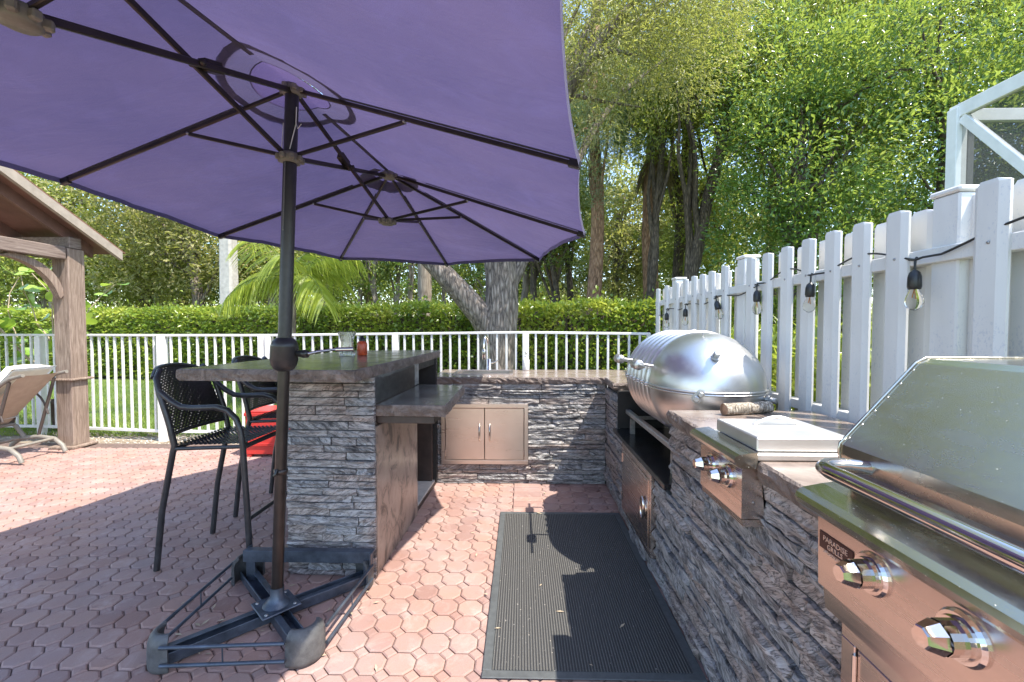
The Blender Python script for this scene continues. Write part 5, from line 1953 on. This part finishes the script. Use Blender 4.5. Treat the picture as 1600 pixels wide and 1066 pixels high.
OAK = tree('oak_tree', 'big forked oak with rough grey bark before the hedge', (-0.44, 7.5, 0), (-0.35, 7.55, 5.2), 0.33, 0.20,
     [(1.5, 6.7, 5.6, 0.8, 0.7, 0.7), (2.3, 6.8, 5.3, 0.8, 0.8, 0.6), (1.3, 6.6, 4.4, 0.5, 0.5, 0.4), (2.4, 6.6, 6.4, 1.0, 0.8, 0.7), (1.9, 7.0, 6.6, 1.7, 1.3, 1.0), (2.7, 7.2, 5.9, 1.0, 1.2, 0.8), (0.2, 7.4, 7.4, 2.4, 1.6, 0.9), (-2.6, 7.2, 5.4, 2.4, 1.8, 1.2), (-0.5, 8.2, 6.3, 2.0, 1.6, 1.0), (3.0, 8.4, 7.6, 1.6, 1.4, 0.9), (-1.2, 7.6, 8.4, 2.6, 1.8, 1.0), (-3.4, 8.4, 7.4, 2.0, 1.8, 1.2), (0.8, 8.4, 8.8, 2.2, 1.8, 1.1), (-1.4, 6.8, 7.0, 2.0, 1.2, 0.8)],
     1350, 46, 0.36, 0.080, 0.020, 'leaf_olive', 'bark_oak', 31, nlimb=16, droop=0.25, seg=16, extra=oak_limbs)

crown('hanging_foliage', OAK, [(1.3, 6.6, 5.6, 0.75, 0.5, 1.1), (2.0, 6.7, 5.3, 0.8, 0.5, 0.8), (2.2, 6.7, 6.4, 0.9, 0.5, 0.7), (1.2, 6.6, 4.4, 0.4, 0.35, 0.4)], 190, 52, 0.33, 0.085, 0.018, 'leaf_olive', 555, 0.5)

# bald-cypress like tree with blue-green plumes
tree('cypress_tree', 'slender red-barked tree with feathery blue-green foliage behind the hedge', (1.77, 11.0, 0), (1.85, 11.2, 9.5), 0.21, 0.10,
     [(1.75, 10.8, 6.3, 0.9, 0.7, 0.55), (2.6, 10.6, 5.7, 0.75, 0.6, 0.45), (1.4, 10.7, 5.3, 0.5, 0.5, 0.6), (2.0, 10.9, 7.2, 1.0, 0.8, 0.6), (1.9, 10.9, 4.6, 0.4, 0.4, 0.5)],
     260, 70, 0.27, 0.085, 0.012, 'leaf_bluegreen', 'bark_red', 41, nlimb=12, droop=0.3, limb_r=0.3)


def palm_fronds(T, centre, nf, length, mat, seed, tilt=(-0.5, 1.1), nl=34, lw=0.035, ll=0.42, droop=1.0, name='frond', azr=None):
    rr = random.Random(seed)
    r_ = np.random.default_rng(seed)
    for f in range(nf):
        az = 2 * math.pi * (f + rr.uniform(-0.3, 0.3)) / nf if azr is None else azr[f]
        el = rr.uniform(*tilt)
        L = length * rr.uniform(0.8, 1.15)
        d = V3((math.cos(az) * math.cos(el), math.sin(az) * math.cos(el), math.sin(el)))
        pts = []
        p = V3(centre)
        for k in range(13):
            pts.append(p.copy())
            p = p + d * (L / 12)
            d = (d + V3((0, 0, -0.085 * droop))).normalized()
        m = MB().tube(pts, [0.016 * (1 - 0.85 * k / 12) + 0.003 for k in range(13)], 5)
        P, D, W_ = [], [], []
        for i in range(nl):
            t = 0.10 + 0.88 * i / (nl - 1)
            k = min(11, int(t * 12))
            q = pts[k].lerp(pts[k + 1], t * 12 - k)
            tg = (pts[k + 1] - pts[k]).normalized()
            sd = tg.cross(V3((0, 0, 1))).normalized()
            for sg in (-1, 1):
                dd = tg * 0.62 + sd * sg * 0.85 + V3((0, 0, -0.10 - 0.35 * rr.random() * droop))
                P.append(q)
                D.append(dd.normalized())
                W_.append(ll * (0.55 + 0.6 * math.sin(math.pi * min(1, t * 0.9 + 0.05))) * rr.uniform(0.85, 1.1))
        P, D, W_ = np.array(P), np.array(D), np.array(W_)
        # each leaflet: three bending segments
        n = len(P)
        up = np.array([0, 0, 1.0])
        S = unit(np.cross(D, up) * 0.5 + r_.normal(size=(n, 3)) * 0.25 + up * 0.75)
        S = unit(S - D * np.sum(S * D, 1, keepdims=True))
        rows = []
        for (t, wf) in ((0, 0.35), (0.35, 1.0), (0.7, 0.75), (1.0, 0.05)):
            c = P + D * W_[:, None] * t - up * (W_[:, None] * 0.42 * droop * t * t)
            rows += [c + S * lw * 0.5 * wf, c - S * lw * 0.5 * wf]
        V = np.stack(rows, 1)
        idx = np.arange(n)[:, None] * 8
        F = np.concatenate([idx + [2 * k, 2 * k + 1, 2 * k + 3, 2 * k + 2] for k in range(3)], 0)
        fr = put(name, mesh_np(name, V.reshape(-1, 3) - np.array(off_of(T)), F, 4, mat, np.repeat(r_.uniform(size=n) * 0.5 + 0.35 * rr.random() + 0.1, 8)), T)
        m.build('rachis', mat, fr)


PM = thing('coconut_palm', 'young palm with arching bright yellow-green fronds beyond the bar', 'palm', (-4.38, 8.3, 0))
MB().tube(trunk_path((-4.38, 8.3, -0.02), (-4.36, 8.3, 2.30), 8, 0.03, 3), [0.10, 0.085, 0.075, 0.07, 0.065, 0.06, 0.06, 0.055, 0.05], 10).build('trunk', 'bark_palm', PM)
palm_fronds(PM, (-4.36, 8.3, 2.28), 11, 1.35, 'leaf_palm', 5, (0.25, 1.15), 36, 0.034, 0.46, 1.55)

SP = thing('sabal_palm', 'tall palm with drooping dark fan fronds and shaggy trunk behind the hedge', 'palm', (3.30, 11.5, 0))
MB().tube(trunk_path((3.30, 11.5, -0.02), (3.45, 11.5, 7.6), 10, 0.05, 7), [0.24, 0.22, 0.21, 0.20, 0.20, 0.21, 0.22, 0.22, 0.21, 0.20, 0.16], 12).build('trunk', 'bark_red', SP)
palm_fronds(SP, (3.45, 11.5, 7.7), 16, 1.5, 'leaf_sabal', 9, (-0.6, 1.0), 26, 0.045, 0.75, 1.7)
palm_fronds(SP, (3.42, 11.45, 5.9), 7, 0.7, 'dead_frond', 19, (-1.1, -0.5), 16, 0.03, 0.5, 1.6, 'dead_frond')

P2 = thing('grey_palm', 'straight grey palm trunk left of the forked oak, behind the hedge', 'palm', (-2.87, 13.0, 0))
MB().tube(trunk_path((-2.87, 13.0, -0.02), (-2.9, 13.0, 8.2), 12, 0.03, 4), [0.26, 0.23, 0.215, 0.21, 0.205, 0.2, 0.2, 0.2, 0.19, 0.19, 0.18, 0.17, 0.15], 14).build('trunk', 'bark_palm', P2)
palm_fronds(P2, (-2.9, 13.0, 8.3), 12, 2.2, 'leaf_sabal', 15, (-0.2, 1.1), 26, 0.05, 0.7, 1.2)

# slim trunks between oak and cypress
slim = [(0.05, 14.0, 0.14, 'bark_palm', 0.0), (0.42, 13.2, 0.13, 'bark_dark', -0.1), (0.78, 14.4, 0.15, 'bark_red', 0.55), (1.25, 13.0, 0.11, 'bark_dark', -0.5), (1.62, 13.6, 0.12, 'bark_dark', -0.3)]
slim_lab = ['slim pale trunk just right of the forked oak', 'slim dark upright trunk, second right of the forked oak', 'slim orange-brown trunk leaning right behind the hedge', 'thin dark trunk leaning left, fourth right of the oak', 'thin dark trunk leaning left, just left of the red-barked tree']
for k, (x, y, rd, bk_, ln) in enumerate(slim):
    tree('slim_tree', slim_lab[k], (x, y, 0), (x + ln, y, 5.2), rd, rd * 0.6,
         [(x + ln, y, 4.6, 1.2, 1.0, 0.9), (x + ln + 0.6, y + 0.3, 5.6, 1.3, 1.1, 0.8), (x + ln - 0.5, y, 6.4, 1.4, 1.1, 0.9), (x + ln + 0.2, y - 0.2, 3.5, 0.8, 0.6, 0.4)],
         110, 34, 0.34, 0.12, 0.05, 'leaf_broad' if k % 2 else 'leaf_yellow', bk_, 60 + k, 'slim trees behind the oak', 7, limb_r=0.5)

shr = [(-0.6, 15.2, 2.6), (2.4, 15.5, 2.9), (4.2, 11.4, 2.7), (-6.8, 14.8, 2.3), (1.0, 17.5, 3.1)]
slb = ['low leafy shrub behind the oak trunk', 'low leafy shrub right of the red-barked trunk', 'low leafy shrub behind the fence end', 'low leafy shrub right of the concrete pole', 'low leafy shrub behind the slim trunks']
for k, (x, y, h_) in enumerate(shr):
    tree('leafy_shrub', slb[k], (x, y, 0), (x, y, h_ * 0.7), 0.06, 0.03, [(x, y, h_ * 0.6, 1.3, 0.9, h_ * 0.36), (x + 0.9, y, h_ * 0.45, 0.9, 0.7, h_ * 0.3), (x - 0.9, y, h_ * 0.5, 0.9, 0.7, h_ * 0.3)],
         150, 40, 0.34, 0.11, 0.05, 'leaf_yellow' if k % 2 == 0 else 'leaf_olive', 'bark_dark', 400 + k, 'shrubs behind the hedge', 6, cat='shrub')

# two dark leaning trunks left of the fence end
tree('leaning_tree', 'dark trunk leaning right above the far end of the fence', (3.05, 9.6, 0), (4.6, 9.9, 6.5), 0.16, 0.10,
     [(4.6, 9.9, 6.6, 1.4, 1.0, 0.9), (5.4, 9.7, 5.9, 1.0, 1.0, 0.7), (4.2, 10.2, 7.6, 1.4, 1.1, 0.8)], 170, 46, 0.34, 0.12, 0.045, 'leaf_broad', 'bark_dark', 71, nlimb=8)
tree('leaning_tree', 'thin dark upright trunk beside the leaning one at the fence end', (2.92, 10.2, 0), (3.3, 10.4, 6.0), 0.10, 0.07,
     [(3.3, 10.4, 5.8, 1.0, 0.9, 0.7), (3.0, 10.6, 6.8, 1.1, 0.9, 0.8)], 110, 40, 0.32, 0.11, 0.045, 'leaf_yellow', 'bark_dark', 72, nlimb=6)

# dense broadleaf trees beyond the fence
right = [
    ('leaf_glossy', (5.2, 8.6), [(5.2, 8.4, 4.6, 1.5, 1.2, 1.3), (4.5, 8.6, 3.4, 1.0, 0.9, 0.8), (5.9, 8.2, 3.0, 1.2, 0.9, 1.0), (5.0, 8.5, 6.2, 1.3, 1.1, 1.0), (6.1, 8.5, 5.8, 1.2, 1.0, 1.0)], 'glossy dark green tree directly above the middle of the fence', 0.125),
    ('leaf_glossy', (7.8, 8.4), [(7.6, 8.1, 4.4, 1.5, 1.2, 1.4), (8.8, 8.0, 5.2, 1.5, 1.2, 1.4), (7.4, 8.3, 6.3, 1.5, 1.2, 1.1), (8.4, 8.0, 2.9, 1.5, 1.0, 1.0), (9.8, 8.2, 6.6, 1.5, 1.2, 1.2)], 'dense green tree behind the screened enclosure', 0.125),
    ('leaf_broad', (6.6, 10.4), [(6.6, 10.2, 7.8, 2.0, 1.5, 1.4), (5.2, 10.4, 8.2, 1.6, 1.4, 1.2), (8.4, 10.0, 8.3, 1.9, 1.4, 1.3), (6.8, 10.3, 5.2, 1.8, 1.3, 1.3), (10.2, 10.0, 8.4, 1.7, 1.4, 1.4)], 'tall yellow-green leafy tree filling the upper right', 0.13),
    ('leaf_yellow', (4.5, 12.8), [(4.4, 12.6, 8.6, 1.9, 1.4, 1.5), (3.0, 12.9, 9.6, 1.8, 1.4, 1.2), (5.4, 12.7, 6.5, 1.6, 1.3, 1.3), (4.7, 12.8, 4.4, 1.2, 1.0, 1.0)], 'bright yellow-green tree behind the shaggy palm', 0.14),
    ('leaf_broad', (11.5, 10.2), [(11.3, 9.8, 5.5, 2.0, 1.5, 2.2), (12.4, 9.6, 8.4, 2.0, 1.6, 1.8), (10.6, 10.4, 3.6, 1.8, 1.2, 1.4)], 'broad leafy tree at the far right, beyond the enclosure', 0.13),
    ('leaf_olive', (1.2, 17.0), [(0.8, 16.8, 9.8, 2.6, 1.8, 1.7), (3.4, 17.0, 10.8, 2.6, 1.8, 1.7), (2.4, 16.6, 8.4, 1.6, 1.3, 1.0)], 'pale olive tree rising high behind the red-barked one', 0.16),
    ('leaf_yellow', (7.6, 13.6), [(7.4, 13.4, 10.0, 2.2, 1.6, 1.6), (9.6, 13.4, 10.8, 2.4, 1.6, 1.8), (6.2, 13.4, 3.4, 1.8, 1.2, 1.4), (8.8, 13.2, 6.8, 2.0, 1.4, 1.6), (12.5, 13.0, 11.5, 2.4, 1.6, 1.8)], 'sunlit tall tree rearmost in the upper right', 0.15),
]
for k, (lm, (x, y), bl, lab, L) in enumerate(right):
    vol = sum(b[3] * b[4] * b[5] for b in bl)
    ncl = int(37 * sum((b[3] * b[4] * b[5]) ** 0.667 for b in bl))
    tree('broadleaf_tree', lab, (x, y, 0), (x + 0.2, y, max(b[2] for b in bl) - 0.3), 0.17, 0.08, bl, ncl, 96, 0.47, L * 0.80, L * 0.34, lm, 'bark_dark', 80 + k, 'broadleaf trees beyond the fence', 14, shell=0.62)

# undergrowth seen between the pickets
US = thing('fern_bush', 'green strappy undergrowth seen through the gaps of the fence', 'bush', (2.4, 3.4, 0))
r = np.random.default_rng(77)
n = 9000
P = np.stack([r.uniform(1.75, 2.9, n), r.uniform(1.2, 5.4, n), np.zeros(n)], 1)
P[:, 2] = r.uniform(0, 1.25, n) ** 1.0 * 1.0
D = np.stack([r.normal(0, 0.5, n), r.normal(0, 0.5, n), r.uniform(0.2, 1, n)], 1)
put('foliage', leaf_mesh('foliage', P - np.array(OFF['fern_bush']), D, r.uniform(0.15, 0.34, n), r.uniform(0.02, 0.035, n), 'leaf_hedge', r.uniform(size=n) * 0.7 + 0.2, 0.2, r), US)
m = MB()
for k in range(40):
    x, y = r.uniform(1.8, 2.8), r.uniform(1.3, 5.3)
    m.tube([(x, y, 0), (x + r.normal(0, 0.08), y + r.normal(0, 0.08), 0.6), (x + r.normal(0, 0.15), y + r.normal(0, 0.15), 1.15)], [0.01, 0.008, 0.004], 5)
m.build('stems', 'bark_dark', US)

# trees across the lawn on the left
left = [(-18.6, 17.2, 'leaf_yellow', 'light green tree just right of the gazebo roof'), (-12.2, 16.4, 'leaf_olive', 'olive tree close behind the concrete pole'), (-25.5, 21.0, 'leaf_broad', 'green tree behind the gazebo at the left edge'), (-16.6, 19.0, 'leaf_olive', 'olive tree with pale trunk behind the gazebo post'), (-22.0, 20.0, 'leaf_olive', 'olive tree leftmost behind the gazebo'), (-13.2, 20.5, 'leaf_broad', 'mid green tree left of the concrete pole'),
        (-10.4, 18.0, 'leaf_yellow', 'forked tree right of the concrete pole, behind the young palm'), (-19.0, 24.0, 'leaf_yellow', 'yellow-green tree rearmost at the left'), (-8.0, 23.0, 'leaf_broad', 'green tree far behind the young palm')]
for k, (x, y, lm, lab) in enumerate(left):
    rr = random.Random(k)
    bl = [(x + rr.uniform(-1.8, 1.8), y + rr.uniform(-1, 0.5), z, rr.uniform(2.0, 2.8), 1.7, rr.uniform(1.1, 1.5)) for z in (3.4, 4.6, 5.8, 7.2, 8.8)]
    bl += [(x - 2.0, y - 0.5, 3.5, 1.8, 1.4, 0.9), (x + 2.0, y - 0.6, 3.8, 2.0, 1.4, 0.9)]
    tree('garden_tree', lab, (x, y, 0), (x + rr.uniform(-0.4, 0.4), y, 6.5), 0.24, 0.12, bl, 420, 34, 0.52, 0.19, 0.075, lm, 'bark_palm' if k % 2 == 0 else 'bark_oak', 120 + k, 'trees across the lawn', 12, shell=0.6)
mid = [(-6.45, 17.5), (-5.75, 17.0), (-5.05, 17.6), (-4.45, 17.2), (-7.9, 17.2), (-3.3, 18.4), (-1.4, 18.0)]
mlab = ['first of the slim trees right of the young palm', 'second of the slim trees right of the young palm', 'third of the slim trees right of the young palm', 'fourth slim tree, beside the grey palm trunk', 'slim tree directly behind the young palm', 'slim tree between grey palm and oak limb', 'slim tree seen in the fork of the oak']
for k, (x, y) in enumerate(mid):
    tree('young_tree', mlab[k], (x, y, 0), (x + 0.05, y, 4.6), 0.11, 0.06, [(x, y, 4.2, 0.95, 0.8, 0.9), (x + 0.3, y, 5.4, 1.1, 0.9, 1.0), (x - 0.3, y, 3.2, 0.55, 0.5, 0.35), (x, y, 6.8, 1.3, 1.0, 1.0)],
         95, 34, 0.34, 0.15, 0.065, 'leaf_broad' if k % 3 else 'leaf_glossy', 'bark_palm', 150 + k, 'slim trees behind the hedge', 6)

back = [(-24.0, 29.0), (-17.5, 30.0), (-12.0, 28.0), (-7.0, 31.0), (-2.5, 27.0), (1.6, 26.0), (5.2, 24.0), (9.5, 22.0), (14.5, 20.0), (8.0, 29.0)]
blab = ['pale tree far behind the gazebo roof', 'pale tree far behind the gazebo post', 'pale tree far behind the concrete pole', 'pale tree far behind the young palm', 'pale tree far behind the grey palm trunk', 'pale tree far behind the slim trunks', 'pale tree far behind the shaggy palm', 'pale tree far behind the middle of the fence', 'pale tree far behind the enclosure', 'pale tree rearmost above the far end of the fence']
for k, (x, y) in enumerate(back):
    rr = random.Random(300 + k)
    top_ = 9.0 if k not in (5,) else 5.2
    bl = [(x + rr.uniform(-1.5, 1.5), y + rr.uniform(-1, 1), z, rr.uniform(2.2, 3.2), 1.8, rr.uniform(1.2, 1.7)) for z in np.arange(2.6, top_, 1.25)]
    tree('backdrop_tree', blab[k], (x, y, 0), (x, y, top_ - 1.5), 0.28, 0.14, bl, 330, 40, 0.62, 0.26, 0.11, ('leaf_olive', 'leaf_yellow', 'leaf_broad')[k % 3], 'bark_oak', 330 + k, 'trees far behind the hedge', 10, shell=0.6)

# far wood, one mass
r = np.random.default_rng(99)
ncl = 900
c = np.stack([r.uniform(-60, 45, ncl), r.uniform(38, 52, ncl), r.uniform(0, 1, ncl) ** 0.8 * 3.2], 1)
c[:, 2] *= 1 + 0.5 * np.array([noise.noise(V3((q * 0.13, 0, 0))) for q in c[:, 0]])
i = np.repeat(np.arange(ncl), 40)
loc = r.normal(size=(len(i), 3)) * 0.75
ct = r.uniform(size=ncl)
me = leaf_mesh('far_wood', c[i] + loc, unit(loc) + r.normal(size=(len(i), 3)) * 0.4, 0.42 * r.uniform(0.6, 1.2, len(i)), 0.2 * r.uniform(0.7, 1.2, len(i)), 'leaf_olive', 0.5 * r.uniform(size=len(i)) + 0.5 * ct[i], 0.2, r)
tag(put('far_wood', me), 'hazy olive belt of distant trees on the horizon', 'wood', kind='stuff')

# potted sea grape behind the lounger
SG = thing('sea_grape_plant', 'potted shrub with large round leaves behind the lounger', 'potted plant', (-6.35, 5.95, 0))
MB().lathe([(0, 0), (0, 0.13), (0.02, 0.135), (0.36, 0.185), (0.37, 0.20), (0.41, 0.20), (0.41, 0.17), (0.37, 0.165), (0.37, 0)], (-6.35, 5.95, -0.03), (0, 0, 1), 20).build('pot', 'terracotta', SG)
rr = random.Random(8)
m = MB()
lp = []
for k in range(9):
    az = rr.uniform(0, 6.28)
    p = V3((-6.35, 5.95, 0.34))
    d = V3((math.cos(az) * 0.5, math.sin(az) * 0.3, 1)).normalized()
    pts = [p.copy()]
    for s in range(8):
        p = p + d * 0.24
        d = (d + V3((rr.uniform(-0.35, 0.35), rr.uniform(-0.25, 0.25), rr.uniform(-0.1, 0.2)))).normalized()
        pts.append(p.copy())
        if s > 1:
            for q in range(2):
                lp.append((p.copy(), V3((rr.uniform(-1, 1), rr.uniform(-1, 1), rr.uniform(-0.2, 0.9))).normalized()))
    m.tube(pts, [0.014 * (1 - 0.08 * s) for s in range(9)], 6)
m.build('branches', 'branch_pale', SG)
vs, fs = [], []
for (p, d) in lp:
    s = d.cross(V3((rr.uniform(-0.4, 0.4), rr.uniform(-0.4, 0.4), 1))).normalized()
    nn = s.cross(d)
    R0 = rr.uniform(0.06, 0.105)
    c = p + d * (R0 + 0.03)
    b = len(vs)
    vs.append(c - nn * 0.01)
    for k in range(12):
        a = 2 * math.pi * k / 12
        vs.append(c + (d * math.cos(a) + s * math.sin(a)) * R0 * (1 - 0.10 * math.cos(a)) + nn * 0.012 * math.cos(2 * a))
    fs += [(b, b + 1 + k, b + 1 + (k + 1) % 12) for k in range(12)]
nL = len(lp)
put('leaves', mesh_np('leaves', np.array([tuple(q - off_of(SG)) for q in vs]), np.array(fs), 3, 'leaf_seagrape', np.repeat(np.random.default_rng(1).uniform(0.1, 0.9, nL), 13), True), SG)

# fallen leaves and petals on the patio
m = MB()
rr = random.Random(4)
for k in range(70):
    if k < 26:
        x, y = rr.uniform(-1.55, -0.75), rr.uniform(1.72, 2.3)
    else:
        x, y = rr.uniform(-3.5, 0.6), rr.uniform(1.7, 4.6)
    if -1.35 < x < -0.78 and y > 2.3:
        continue
    z = 0.004 if not (-0.157 < x < 0.723 and 1.67 < y < 3.22) else 0.013
    a = rr.uniform(0, 6.28)
    L = rr.uniform(0.008, 0.028)
    d = V3((math.cos(a), math.sin(a), 0))
    s = V3((-d.y, d.x, 0))
    p = V3((x, y, z))
    m.add([p - d * L, p + s * L * 0.3 + V3((0, 0, 0.003)), p + d * L + V3((0, 0, 0.004)), p - s * L * 0.3 + V3((0, 0, 0.003))], [(0, 1, 2), (0, 2, 3)])
lt = m.build('leaf_litter', 'fallen_leaf' if 'fallen_leaf' in MATS else 'branch_pale')
tag(lt, 'scattered dry leaf bits on the pavers', 'leaf litter', kind='stuff')
